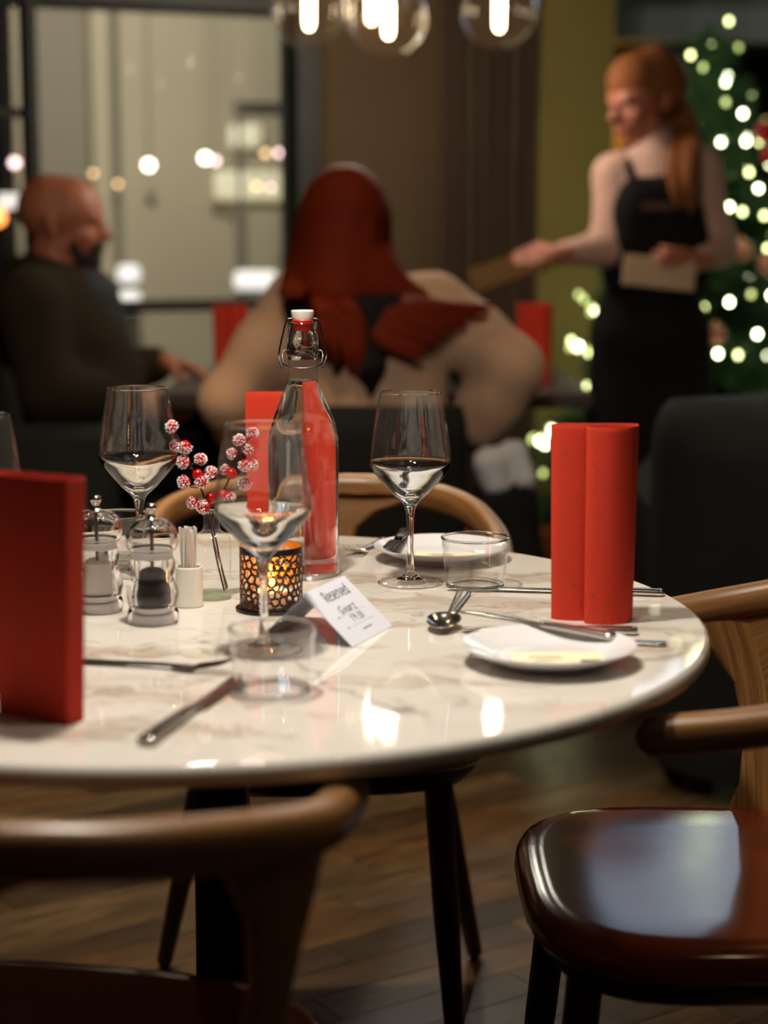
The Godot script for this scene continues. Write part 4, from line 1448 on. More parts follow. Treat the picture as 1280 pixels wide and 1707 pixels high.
	var x2 := Transform3D(Basis(Vector3.BACK, deg_to_rad(-6.0)) * Basis(Vector3.RIGHT, deg_to_rad(-12.0)), Vector3.ZERO)
	part(box_mb(Vector3.ZERO, Vector3(0.20, 0.085, 0.012), 0.003, x2), "cover", M.folder, fo)
	part(box_mb(Vector3(0, 0, -0.008), Vector3(0.19, 0.08, 0.006), 0.001, x2), "page", M.paper, fo)


# ---------------------------------------------------------------- christmas tree
func build_tree() -> void:
	var at := P(1.035, 0, 6.0)
	var t := thing("christmas_tree", "green Christmas tree covered in small lights behind the waitress", "tree", at)
	var tr := Mb.new()
	tr.sweep([Vector3(0, 0.02, 0), Vector3(0, 1.0, 0), Vector3(0, 1.80, 0)], [Vector2(0.05, 0.05), Vector2(0.03, 0.03), Vector2(0.006, 0.006)], 10, Vector3.BACK)
	part(tr, "trunk", M.bark, t)
	part(lathe_mb([Vector2(0, 0.0), Vector2(0.16, 0.0), Vector2(0.17, 0.02), Vector2(0.07, 0.10), Vector2(0.06, 0.16), Vector2(0, 0.16)], 24), "stand", M.black_metal, t)
	var r := RandomNumberGenerator.new()
	r.seed = 21
	var needle := Mb.new()
	for k in 9:
		var a := TAU * k / 9
		for q in 3:
			var b := Vector3(0.0, 0.012 * q, 0)
			var d := Vector3(cos(a + q), 0.55, sin(a + q)).normalized() * 0.042
			var s := d.cross(Vector3.UP).normalized() * 0.0022
			needle.flat([b - s, b + s, b + d], s.cross(d).normalized())
	needle.sweep([Vector3.ZERO, Vector3(0, 0.055, 0)], [Vector2(0.002, 0.002)], 4, Vector3.BACK, false)
	var where: Array[Transform3D] = []
	var br := Mb.new()
	for i in 230:
		var y := lerpf(0.28, 1.74, pow(r.randf(), 1.25))
		var len_ := lerpf(0.60, 0.06, (y - 0.28) / 1.50) * (0.75 + 0.25 * r.randf())
		var a := r.randf() * TAU
		var d := Vector3(cos(a), -0.28 + 0.45 * (y / 1.9), sin(a)).normalized()
		var p0 := Vector3(0, y, 0)
		br.sweep([p0, p0 + d * len_], [Vector2(0.006, 0.006), Vector2(0.002, 0.002)], 4, Vector3.UP, false)
		var n := int(len_ / 0.016)
		for k in n:
			var f := lerpf(0.18, 1.0, float(k) / n)
			var side := Vector3(r.randf() - 0.5, r.randf() - 0.5, r.randf() - 0.5) * 1.5 + d
			var up := side.normalized()
			var x := up.cross(Vector3(0.3, 0.9, 0.2)).normalized()
			var sc := 0.8 + 0.7 * r.randf()
			where.append(Transform3D(Basis(x * sc, up * sc, x.cross(up) * sc), p0 + d * len_ * f))
	part(br, "branches", M.bark, t)
	var mm := MultiMesh.new()
	mm.transform_format = MultiMesh.TRANSFORM_3D
	mm.mesh = needle.mesh()
	mm.instance_count = where.size()
	for i in where.size():
		mm.set_instance_transform(i, where[i])
	var mi := MultiMeshInstance3D.new()
	mi.name = "needles"
	mi.multimesh = mm
	mi.material_override = M.needles
	t.add_child(mi)
	tag(mi, "", "", "", "stuff")
	# the light string: wire winding down the tree, a bulb every few centimetres
	var ls := thing("light_string", "string of small warm white lights wound round the Christmas tree", "string lights", at)
	var wire := []
	var bulb := Mb.new()
	bulb.ball(Vector3.ZERO, Vector3(0.0085, 0.0105, 0.0085), 10, 7)
	var bm := bulb.mesh()
	var k := 0
	var a := 0.0
	var y := 1.79
	while y > 0.34:
		var rad := lerpf(0.62, 0.03, (y - 0.28) / 1.54) * 0.97
		var p := Vector3(cos(a) * rad, y + 0.03 * sin(a * 3.1), sin(a) * rad)
		wire.append(p)
		if k % 2 == 0:
			var q := p + Vector3(cos(a) * 0.012, 0.012 * (r.randf() - 0.5), sin(a) * 0.012) + Vector3(r.randf() - 0.5, r.randf() - 0.5, r.randf() - 0.5) * 0.05
			var pick := r.randf()
			piece(bm, "bulb", M.led_white if pick < 0.42 else (M.led_warm if pick < 0.75 else M.led_dim), ls, Transform3D(Basis(), q))
		k += 1
		var step := 0.040 / maxf(rad, 0.05)
		a += minf(step, 1.2)
		y -= 0.0170 * minf(step, 1.2) + 0.0004
	var w := Mb.new()
	w.sweep(wire, [Vector2(0.0015, 0.0015)], 4, Vector3.UP, false)
	part(w, "wire", M.needles, ls)
	for q in [[0.1, 1.2, 0.55], [-0.3, 0.75, 0.75], [0.35, 0.6, 0.75], [0.0, 1.7, 0.3]]:
		lamp(Vector3(q[0], q[1], q[2]), 0.018, Color(0.95, 1.0, 0.75), 0.06, ls, "string_glow")
	# three loose bulbs where the string trails down to the left
	for q in [[0.53, 0.455, 5.98], [0.625, 0.60, 5.9], [0.655, 0.62, 5.9]]:
		piece(bm, "bulb", M.led_white, ls, Transform3D(Basis().scaled(Vector3.ONE * 1.15), P(q[0], q[1], q[2]) - at))
	var tail := Mb.new()
	tail.sweep(spline([P(0.70, 0.66, 5.9) - at, P(0.625, 0.595, 5.9) - at, P(0.53, 0.45, 5.98) - at, P(0.50, 0.36, 5.98) - at]), [Vector2(0.0015, 0.0015)], 4, Vector3.UP, false)
	part(tail, "wire_tail", M.needles, ls)
	var ba := [[1.265, 1.47, 0.034, "red_bauble", "red bauble high on the tree's right side"], [1.285, 1.395, 0.03, "red_bauble", "second red bauble just below the highest one"], [1.29, 1.035, 0.035, "rose_bauble", "pale rose bauble at the tree's right, mid height"], [1.20, 1.08, 0.035, "rose_bauble", "pale rose bauble right of the waitress's elbow"], [1.355, 0.955, 0.03, "red_bauble", "red bauble low at the right picture edge"], [1.12, 0.80, 0.035, "rose_bauble", "lowest pale rose bauble, above the black armchair"]]
	for q in ba:
		var d := 5.80 if q[1] > 1.3 else 5.62
		var o := thing("bauble", q[4], "bauble", P(q[0] * d / 6.2, 1.17 + (q[1] - 1.17) * d / 6.2, d), 0.0, "baubles on the Christmas tree")
		var m := Mb.new()
		m.ball(Vector3.ZERO, Vector3.ONE * q[2], 20, 12)
		part(m, "ball", M[q[3]], o)
		part(lathe_mb([Vector2(0, q[2] * 0.95), Vector2(0.007, q[2] * 0.95), Vector2(0.007, q[2] + 0.008), Vector2(0, q[2] + 0.008)], 10), "cap", M.gold_tin, o)
	var g := thing("gift_box", "small yellow wrapped box on the floor left of the tree", "gift", P(0.55, 0, 6.15), 0.3)
	part(box_mb(Vector3(0, 0.07, 0), Vector3(0.13, 0.14, 0.13), 0.006), "box", M.yellow_paper, g)
	part(box_mb(Vector3(0, 0.071, 0), Vector3(0.022, 0.143, 0.133), 0.001), "ribbon", M.red_rubber, g)


# ---------------------------------------------------------------- things on the marble table
func sheet(path: Array, h: float, taper: float, lean := 0.0) -> Mb:
	# a folded paper sheet standing on edge
	var w := 0.0007
	var nrm := []
	for i in path.size():
		var d: Vector2 = (path[mini(i + 1, path.size() - 1)] - path[maxi(i - 1, 0)]).normalized()
		nrm.append(Vector2(d.y, -d.x))
	var rows := []
	var ys := [0.0, 0.25, 0.5, 0.75, 0.97, 1.0]
	for side in 2:
		for k in ys.size():
			var y: float = ys[k] if side == 0 else ys[ys.size() - 1 - k]
			var r := PackedVector3Array()
			var s := lerpf(taper, 1.0, y)
			for i in path.size():
				var p: Vector2 = path[i] * s + nrm[i] * (w if side == 0 else -w)
				r.append(Vector3(p.x + lean * y, y * h, p.y))
			rows.append(r)
	var m := Mb.new()
	m.grid(rows, false)
	return m

func make_napkin(kind: String, label: String, at: Vector3, turn: float, group: String) -> Node3D:
	var t := thing("paper_napkin", label, "napkin", at, turn, group)
	var pts := []
	if kind == "roll":
		pts = [Vector2(0.034, -0.006), Vector2(0.010, 0.001), Vector2(-0.008, 0.008), Vector2(-0.0085, 0.016), Vector2(0.0, 0.021), Vector2(0.018, 0.023), Vector2(0.036, 0.016), Vector2(0.0445, 0.002), Vector2(0.046, -0.012), Vector2(0.041, -0.020), Vector2(0.0, -0.022), Vector2(-0.036, -0.022), Vector2(-0.0445, -0.017), Vector2(-0.046, -0.009), Vector2(-0.038, -0.002), Vector2(-0.02, 0.002), Vector2(-0.004, 0.000), Vector2(0.014, -0.011), Vector2(0.034, -0.014)]
		pts = spline(pts, 5)
	elif kind == "flat":
		pts = spline([Vector2(0.02, 0.004), Vector2(-0.02, 0.006), Vector2(-0.034, 0.002), Vector2(-0.035, -0.004), Vector2(-0.025, -0.010), Vector2(0.015, -0.012), Vector2(0.034, -0.008), Vector2(0.037, 0.0), Vector2(0.033, 0.008), Vector2(0.015, 0.012), Vector2(-0.01, 0.013), Vector2(-0.037, 0.012)], 5)
	else:
		for q in [[0.030, 0.004], [-0.030, 0.006], [-0.037, 0.010], [-0.0375, 0.0155], [0.0355, 0.0160], [0.038, 0.0145], [0.0395, -0.012], [0.038, -0.0150], [-0.034, -0.0155], [-0.037, -0.0135], [-0.0365, -0.002], [0.0, 0.002], [0.033, -0.006]]:
			pts.append(Vector2(q[0], q[1]))
		var fine := []
		for i in pts.size() - 1:
			for j in 4:
				fine.append(pts[i].lerp(pts[i + 1], j / 4.0))
		fine.append(pts[-1])
		pts = fine
	part(sheet(pts if kind != "box" else pts.map(func(p): return p * Vector2(1.17, 0.85)), 0.214, 0.94 if kind != "box" else 0.85), "folded_sheet", M.napkin, t)
	return t

func curve2(pts: Array, per := 5) -> Array:
	return spline(pts, per)

func make_tumbler(label: String, at: Vector3, group: String, s := 1.0) -> Node3D:
	var t := thing("water_tumbler", label, "tumbler", at, 0.0, group)
	part(lathe_mb([Vector2(0, 0), Vector2(0.030, 0), Vector2(0.0325, 0.001), Vector2(0.0338, 0.0035), Vector2(0.0335, 0.006), Vector2(0.03, 0.0068), Vector2(0, 0.0062)].map(func(p): return p * s), 56), "thick_base", M.clear_glass, t)
	part(lathe_mb(torus_prof(0.0320 * s, 0.0032 * s, 0.0028 * s), 56), "base_ring", M.thick_glass, t)
	part(lathe_mb(curve2([Vector2(0.0336, 0.004) * s, Vector2(0.0368, 0.02) * s, Vector2(0.0388, 0.04) * s, Vector2(0.0403, 0.0600) * s], 4), 56), "wall", M.clear_glass, t)
	part(lathe_mb(curve2([Vector2(0.0322, 0.0075) * s, Vector2(0.0355, 0.021) * s, Vector2(0.0376, 0.04) * s, Vector2(0.0391, 0.0600) * s], 4), 56), "inner_wall", M.clear_glass, t)
	part(lathe_mb(torus_prof(0.0397 * s, 0.060 * s, 0.0015 * s), 56), "rim", M.thick_glass, t)
	return t

func make_wine_glass(label: String, at: Vector3) -> Node3D:
	var t := thing("wine_glass", label, "wine glass", at, 0.0, "wine glasses on the marble table")
	# foot: thin disc; stem and the thick lower bowl solid; the thin upper bowl a shell
	part(lathe_mb(curve2([Vector2(0.0375, 0.0), Vector2(0.0390, 0.0008), Vector2(0.0380, 0.0016), Vector2(0.028, 0.0032), Vector2(0.016, 0.0062), Vector2(0.0088, 0.0102), Vector2(0.0058, 0.0160)], 4), 56), "foot", M.clear_glass, t)
	part(lathe_mb(torus_prof(0.0378, 0.0014, 0.0013), 56), "foot_edge", M.thick_glass, t)
	var sp := curve2([Vector2(0.0170, 0.0062), Vector2(0.0095, 0.0098), Vector2(0.0060, 0.0155), Vector2(0.0043, 0.030), Vector2(0.0040, 0.055), Vector2(0.0046, 0.076), Vector2(0.0064, 0.090), Vector2(0.0100, 0.0985), Vector2(0.0205, 0.1085), Vector2(0.0335, 0.1225), Vector2(0.0440, 0.1350), Vector2(0.0483, 0.1445), Vector2(0.0482, 0.150)], 5)
	sp.insert(0, Vector2(0, 0.0060))
	sp.append_array(curve2([Vector2(0.0472, 0.150), Vector2(0.0470, 0.1450), Vector2(0.0415, 0.1372), Vector2(0.0300, 0.1265), Vector2(0.0160, 0.1150), Vector2(0.0060, 0.1098), Vector2(0.0, 0.1090)], 5))
	part(lathe_mb(sp, 64), "stem", M.thick_glass, t)
	var up := curve2([Vector2(0.0482, 0.150), Vector2(0.0476, 0.160), Vector2(0.0450, 0.182), Vector2(0.0405, 0.210), Vector2(0.0366, 0.2300)], 5)
	part(lathe_mb(up, 64), "bowl", M.clear_glass, t)
	part(lathe_mb(up.map(func(p): return p - Vector2(0.0010, 0)), 64), "inner_bowl", M.clear_glass, t)
	part(lathe_mb(torus_prof(0.0361, 0.2300, 0.0009), 56), "rim", M.thick_glass, t)
	return t

func lay(t: Node3D, from: Vector3, to: Vector3) -> void:
	# local +x runs from the handle's end towards the tip
	var d := (to - from).normalized()
	var z := d.cross(Vector3.UP).normalized()
	t.transform = Transform3D(Basis(d, z.cross(d).normalized(), z), from)

func handle_mb(l: float, w: float, y := 0.0022) -> Mb:
	var m := Mb.new()
	var pts := spline([Vector3(0.002, y, 0), Vector3(l * 0.25, y, 0), Vector3(l * 0.6, y + 0.001, 0), Vector3(l * 0.9, y + 0.002, 0), Vector3(l, y + 0.002, 0)], 4)
	var rad := []
	for k in pts.size():
		var u := float(k) / (pts.size() - 1)
		rad.append(Vector2(lerpf(w, 0.0034, smoothstep(0.0, 0.85, u)), lerpf(0.0021, 0.0017, u)))
	m.sweep(pts, rad, 12)
	return m

func make_knife(label: String, from: Vector3, to: Vector3, m: Material, group := "knives on the marble table") -> Node3D:
	var t := thing("table_knife", label, "knife", Vector3.ZERO, 0.0, group)
	var l := (to - from).length()
	var h := Mb.new()
	var pts := spline([Vector3(0.004, 0.0042, 0), Vector3(l * 0.18, 0.0046, 0), Vector3(l * 0.36, 0.0046, 0), Vector3(l * 0.46, 0.0042, 0)], 5)
	var rad := []
	for k in pts.size():
		var u := float(k) / (pts.size() - 1)
		rad.append(Vector2(lerpf(0.0088, 0.0056, u), lerpf(0.0042, 0.0034, u)))
	h.sweep(pts, rad, 14, Vector3.UP, true, 0.25)
	part(h, "handle", m, t)
	var b := Mb.new()
	var rows := []
	for k in 15:
		var u := k / 14.0
		var w0 := -0.0055
		var w1 := 0.0105 - 0.0095 * pow(maxf(0.0, (u - 0.72) / 0.28), 2.0)
		if u < 0.1:
			w1 = lerpf(0.005, 0.0105, u / 0.1)
		var x := l * lerpf(0.45, 1.0, u)
		var r := PackedVector3Array()
		for q in [[w0, 0.0034], [0.0, 0.0040], [w1, 0.0034], [w1, 0.0030], [0.0, 0.0024], [w0, 0.0028]]:
			r.append(Vector3(x, q[1], q[0]))
		rows.append(r)
	b.loft(rows)
	part(b, "blade", m, t)
	lay(t, from, to)
	return t

func make_fork(label: String, from: Vector3, to: Vector3, m: Material) -> Node3D:
	var t := thing("table_fork", label, "fork", Vector3.ZERO, 0.0, "forks on the marble table")
	var l := (to - from).length()
	part(handle_mb(l * 0.66, 0.0085), "handle", m, t)
	var b := Mb.new()
	b.sweep(spline([Vector3(l * 0.65, 0.0042, 0), Vector3(l * 0.70, 0.0035, 0), Vector3(l * 0.76, 0.003, 0), Vector3(l * 0.79, 0.004, 0)], 4), [Vector2(0.0034, 0.0015), Vector2(0.0045, 0.0014), Vector2(0.006, 0.0013), Vector2(0.0075, 0.0012), Vector2(0.009, 0.0011), Vector2(0.0105, 0.0011), Vector2(0.0112, 0.001), Vector2(0.0115, 0.001), Vector2(0.0117, 0.001), Vector2(0.0118, 0.001), Vector2(0.0118, 0.001), Vector2(0.0118, 0.001), Vector2(0.0118, 0.001)], 10)
	part(b, "neck", m, t)
	for k in 4:
		var z := (k - 1.5) * 0.0068
		var p := Mb.new()
		p.sweep(spline([Vector3(l * 0.785, 0.004, z), Vector3(l * 0.86, 0.0068, z), Vector3(l * 0.94, 0.0105, z * 0.98), Vector3(l, 0.0165, z * 0.94)], 4), [Vector2(0.0016, 0.0011), Vector2(0.0016, 0.0011), Vector2(0.0016, 0.0011), Vector2(0.0016, 0.0011), Vector2(0.0015, 0.001), Vector2(0.0015, 0.001), Vector2(0.0014, 0.001), Vector2(0.0014, 0.001), Vector2(0.0013, 0.0009), Vector2(0.0012, 0.0009), Vector2(0.0011, 0.0008), Vector2(0.0010, 0.0007), Vector2(0.0008, 0.0006)], 8)
		part(p, "tine", m, t)
	lay(t, from, to)
	return t

func make_spoon(label: String, from: Vector3, to: Vector3, m: Material) -> Node3D:
	var t := thing("table_spoon", label, "spoon")
	var l := (to - from).length()
	part(handle_mb(l * 0.74, 0.009), "handle", m, t)
	var b := Mb.new()
	var rows := []
	for side in 2:
		for k in 9:
			var a := k / 8.0 if side == 0 else 1.0 - k / 8.0
			var r := PackedVector3Array()
			for j in 28:
				var g := TAU * j / 28
				var x := l * 0.865 + l * 0.135 * cos(g) * a
				var z := 0.0185 * sin(g) * a * (1.0 - 0.18 * cos(g))
				r.append(Vector3(x, 0.0012 + 0.0085 * a * a * (1.0 + 0.25 * -cos(g) * a) + (0.0012 if side else 0.0), z))
			rows.append(r)
	b.grid(rows)
	part(b, "bowl", m, t)
	lay(t, from, to)
	return t

func make_plate(label: String, at: Vector3) -> Node3D:
	var pr := [Vector2(0, 0.003), Vector2(0.045, 0.003), Vector2(0.047, 0.0), Vector2(0.050, 0.0), Vector2(0.052, 0.0035), Vector2(0.070, 0.0095), Vector2(0.0845, 0.0165), Vector2(0.0868, 0.0182), Vector2(0.0866, 0.0194), Vector2(0.0845, 0.0194), Vector2(0.072, 0.0140), Vector2(0.0605, 0.0090), Vector2(0.055, 0.0068), Vector2(0.048, 0.0062), Vector2(0, 0.0062)]
	return solo(lathe_mb(pr, 72), "side_plate", M.porcelain, label, "plate", at, 0.0, "white side plates")

func make_slip(label: String, at: Vector3, turn: float, mark: bool) -> void:
	var t := thing("paper_slip", label, "card", at, turn, "printed slips on the plates")
	part(box_mb(Vector3(0, 0.0005, 0), Vector3(0.092, 0.0006, 0.052), 0.0001), "sheet", M.cream_paper, t)
	for q in [[-0.012, -0.010, 0.030], [-0.012, -0.003, 0.036], [-0.010, 0.004, 0.026], [-0.016, 0.012, 0.020]]:
		part(box_mb(Vector3(q[0], 0.0009, q[1]), Vector3(q[2], 0.0002, 0.0018), 0.0), "printed_line", M.print_grey, t)
	if mark:
		part(box_mb(Vector3(0.030, 0.0009, 0.012), Vector3(0.020, 0.0002, 0.008), 0.0), "printed_mark", M.print_brown, t)

func build_settings() -> void:
	var T := TOP + 0.0003
	make_napkin("box", "big red folded napkin standing at the near left of the table", P(-0.3015, T, 1.560), deg_to_rad(-28.0), "red paper napkins on the marble table")
	make_napkin("roll", "tall red double rolled napkin standing at the right of the table", P(0.2275, T, 1.955), deg_to_rad(-2.0), "red paper napkins on the marble table")
	make_napkin("flat", "red folded napkin standing behind the swing top bottle", P(-0.140, T, 2.345), deg_to_rad(-4.0), "red paper napkins on the marble table")
	make_wine_glass("empty wine glass standing alone before the far plate", P(0.0315, T, 2.165))
	make_wine_glass("empty wine glass behind the salt and pepper mills", P(-0.3005, T, 2.222))
	make_wine_glass("nearest empty wine glass, in front of the pierced candle holder", P(-0.1215, T, 1.812))
	make_wine_glass("wine glass cut by the left edge, behind the big red napkin", P(-0.4275, T, 1.90))
	make_tumbler("low tumbler beside the lone wine glass, before the far plate", P(0.1085, T, 2.14), "low tumblers on the marble table")
	make_tumbler("nearest low tumbler, in front of the reserved card", P(-0.1030, T, 1.649), "low tumblers on the marble table")
	make_tumbler("low tumbler half hidden behind the salt mill", P(-0.3400, T, 2.312), "low tumblers on the marble table")
	make_plate("white plate with a cream slip at the right of the table", P(0.1625, T, 1.762))
	make_plate("white plate with a black butter knife at the far side of the table", P(0.0735, T, 2.322))
	make_slip("cream printed slip with brown mark on the right plate", P(0.171, T + 0.0064, 1.748), deg_to_rad(3.0), true)
	make_slip("cream printed slip on the far plate", P(0.085, T + 0.0064, 2.310), deg_to_rad(-6.0), false)
	make_knife("table knife lying across the table behind the red rolled napkin", P(0.326, T, 2.088), P(0.0743, T, 2.122), M.steel)
	make_knife("table knife pointing at the nearest tumbler, its handle at the table's front", P(-0.1985, T, 1.466), P(-0.137, T, 1.70), M.steel)
	make_knife("bright table knife lying between the right plate and the rolled napkin", P(0.268, T, 1.886), P(0.082, T, 1.900), M.steel)
	make_knife("butter knife resting on the rim of the right plate", P(0.232, T + 0.0135, 1.797), P(0.0815, T + 0.0205, 1.892), M.steel, "butter knives")
	make_knife("black looking butter knife resting on the rim of the far plate", P(0.030, T + 0.0175, 2.42), P(0.0055, T + 0.0185, 2.272), M.dark_steel, "butter knives")
	make_fork("fork with its handle reaching out right of the right plate", P(0.290, T, 1.834), P(0.145, T, 1.862), M.steel)
	make_fork("fork lying left to right behind the big red napkin", P(-0.335, T, 1.768), P(-0.142, T, 1.716), M.old_steel)
	make_fork("fork with four bright tines beside the bottle", P(0.002, T, 2.468), P(-0.0435, T, 2.33), M.steel)
	make_spoon("spoon with its bowl towards the camera near the lone wine glass", P(0.0935, T, 2.098), P(0.0585, T, 1.880), M.steel)

func build_centre() -> void:
	var T := TOP + 0.0003
	build_bottle(P(-0.0985, T, 2.2195))
	build_mill("pepper_mill", "clear acrylic pepper mill filled with dark peppercorns", P(-0.2506, T, 1.945), true)
	build_mill("salt_mill", "clear acrylic salt mill filled with white salt behind the red napkin", P(-0.3195, T, 2.005), false)
	# toothpicks
	var th := thing("toothpick_holder", "small white ceramic holder full of paper wrapped toothpicks", "holder", P(-0.2207, T, 2.034))
	var o := Mb.new()
	var rows := []
	for q in [[0.0, 0.0], [0.0150, 0.0], [0.0158, 0.001], [0.0155, 0.02], [0.0149, 0.044], [0.0143, 0.0455], [0.0137, 0.044], [0.0132, 0.02], [0.0, 0.004]]:
		var r := PackedVector3Array()
		for j in 36:
			var a := TAU * j / 36
			r.append(Vector3(signf(cos(a)) * pow(absf(cos(a)), 0.72) * q[0], q[1], signf(sin(a)) * pow(absf(sin(a)), 0.72) * q[0]))
		rows.append(r)
	o.grid(rows)
	part(o, "cup", M.white_ceramic, th)
	var st := Mb.new()
	st.box(Vector3(0, 0.035, 0), Vector3(0.0031, 0.070, 0.0012), 0.0004)
	var sm := st.mesh()
	var pk := Mb.new()
	pk.sweep([Vector3(0, 0.002, 0), Vector3(0, 0.062, 0)], [Vector2(0.0009, 0.0009)], 6, Vector3.BACK)
	var pm := pk.mesh()
	for i in 17:
		var a := i * 2.4
		var r := 0.0018 * sqrt(i) * 1.28
		var t := thing("toothpick", "paper wrapped toothpick standing in the white ceramic holder", "toothpick", P(-0.2207 + r * cos(a), T + 0.0055 + 0.011 + 0.005 * rng.randf(), 2.034 + r * sin(a)), a * 0.3, "toothpicks in the white holder")
		t.rotation.x = 0.05 * sin(a) * r / 0.009
		t.rotation.z = -0.07 * cos(a) * r / 0.009
		piece(sm, "wrapper", M.straw_paper, t)
		piece(pm, "stick", M.toothpick_wood, t, Transform3D(Basis(), Vector3(0, 0.004, 0)))
	build_vase(P(-0.1985, T, 2.0765))
	build_candle(P(-0.1265, T, 2.014))
	build_card()

func build_bottle(at: Vector3) -> void:
	var t := thing("swing_top_bottle", "clear swing top bottle of water with white stopper and red seal", "bottle", at)
	var out := curve2([Vector2(0.0405, 0.0025), Vector2(0.0432, 0.006), Vector2(0.0433, 0.03), Vector2(0.0433, 0.10), Vector2(0.0433, 0.150), Vector2(0.0425, 0.170), Vector2(0.0395, 0.186), Vector2(0.0338, 0.202), Vector2(0.0265, 0.219), Vector2(0.0210, 0.233), Vector2(0.0186, 0.245), Vector2(0.0178, 0.256), Vector2(0.0177, 0.266)], 5)
	part(lathe_mb(out, 64), "glass_body", M.clear_glass, t)
	part(lathe_mb([Vector2(0, 0.0045), Vector2(0.030, 0.003), Vector2(0.036, 0.0), Vector2(0.0405, 0.0), Vector2(0.0430, 0.003), Vector2(0.0430, 0.006), Vector2(0, 0.0075)], 64), "base", M.clear_glass, t)
	var nk := [Vector2(0.0177, 0.2655), Vector2(0.0182, 0.270), Vector2(0.0200, 0.2715), Vector2(0.0203, 0.2745), Vector2(0.0195, 0.277), Vector2(0.0192, 0.285), Vector2(0.0188, 0.294), Vector2(0.0174, 0.302), Vector2(0.0170, 0.3035), Vector2(0.0176, 0.3055), Vector2(0.0176, 0.309), Vector2(0.0166, 0.3105), Vector2(0.0125, 0.3105), Vector2(0.0118, 0.308), Vector2(0.0120, 0.300), Vector2(0.0150, 0.291), Vector2(0.0158, 0.280), Vector2(0.0155, 0.268), Vector2(0.0160, 0.2655), Vector2(0.0177, 0.2655)]
	part(lathe_mb(nk, 56), "neck", M.thick_glass, t)
	var w := [Vector2(0, 0.0078)]
	for p in out:
		if p.y > 0.0078 and p.y < 0.2395:
			w.append(p - Vector2(0.0008, 0))
	w[0] = Vector2(0, 0.0078)
	w.insert(1, Vector2(0.0420, 0.0078))
	w.append(Vector2(0.0188, 0.2400))
	w.append(Vector2(0, 0.2396))
	part(lathe_mb(w, 64), "water", M.water, t)
	part(lathe_mb([Vector2(0, 0.3135), Vector2(0.0120, 0.3135), Vector2(0.0130, 0.3165), Vector2(0.0139, 0.3225), Vector2(0.0138, 0.3240), Vector2(0.0125, 0.3250), Vector2(0, 0.3255)], 36), "stopper", M.white_ceramic, t)
	part(lathe_mb([Vector2(0, 0.3000), Vector2(0.0100, 0.3000), Vector2(0.0112, 0.3030), Vector2(0.0115, 0.3085), Vector2(0.0128, 0.3105), Vector2(0.0132, 0.3125), Vector2(0.0122, 0.3138), Vector2(0, 0.3138)], 36), "seal", M.red_rubber, t)
	# wire bail: a yoke through the stopper, levers at the sides, a ring under the lip
	for sx in [-1.0, 1.0]:
		var y := Mb.new()
		y.sweep(spline([Vector3(sx * 0.010, 0.3142, 0), Vector3(sx * 0.0155, 0.3145, 0), Vector3(sx * 0.0195, 0.3120, 0), Vector3(sx * 0.0240, 0.2950, 0.001), Vector3(sx * 0.0285, 0.2745, 0.002), Vector3(sx * 0.0280, 0.2650, 0.006), Vector3(sx * 0.0245, 0.2560, 0.010)], 5), [Vector2(0.0011, 0.0011)], 8, Vector3.BACK)
		part(y, "bail_arm", M.old_steel, t)
		var lv := Mb.new()
		lv.sweep(spline([Vector3(sx * 0.0185, 0.2760, 0), Vector3(sx * 0.0230, 0.2755, 0.001), Vector3(sx * 0.0245, 0.2700, 0.004), Vector3(sx * 0.0235, 0.2640, 0.009), Vector3(sx * 0.0225, 0.2600, 0.012)], 4), [Vector2(0.0011, 0.0011)], 8, Vector3.BACK)
		part(lv, "bail_hook", M.old_steel, t)
	var lo := []
	for k in 15:
		var a := PI * k / 14.0
		lo.append(Vector3(0.0238 * cos(a), 0.2640 - 0.0075 * sin(a), 0.009 + 0.0170 * sin(a)))
	var lm := Mb.new()
	lm.sweep(lo, [Vector2(0.0011, 0.0011)], 8, Vector3.UP)
	part(lm, "bail_lever", M.old_steel, t)

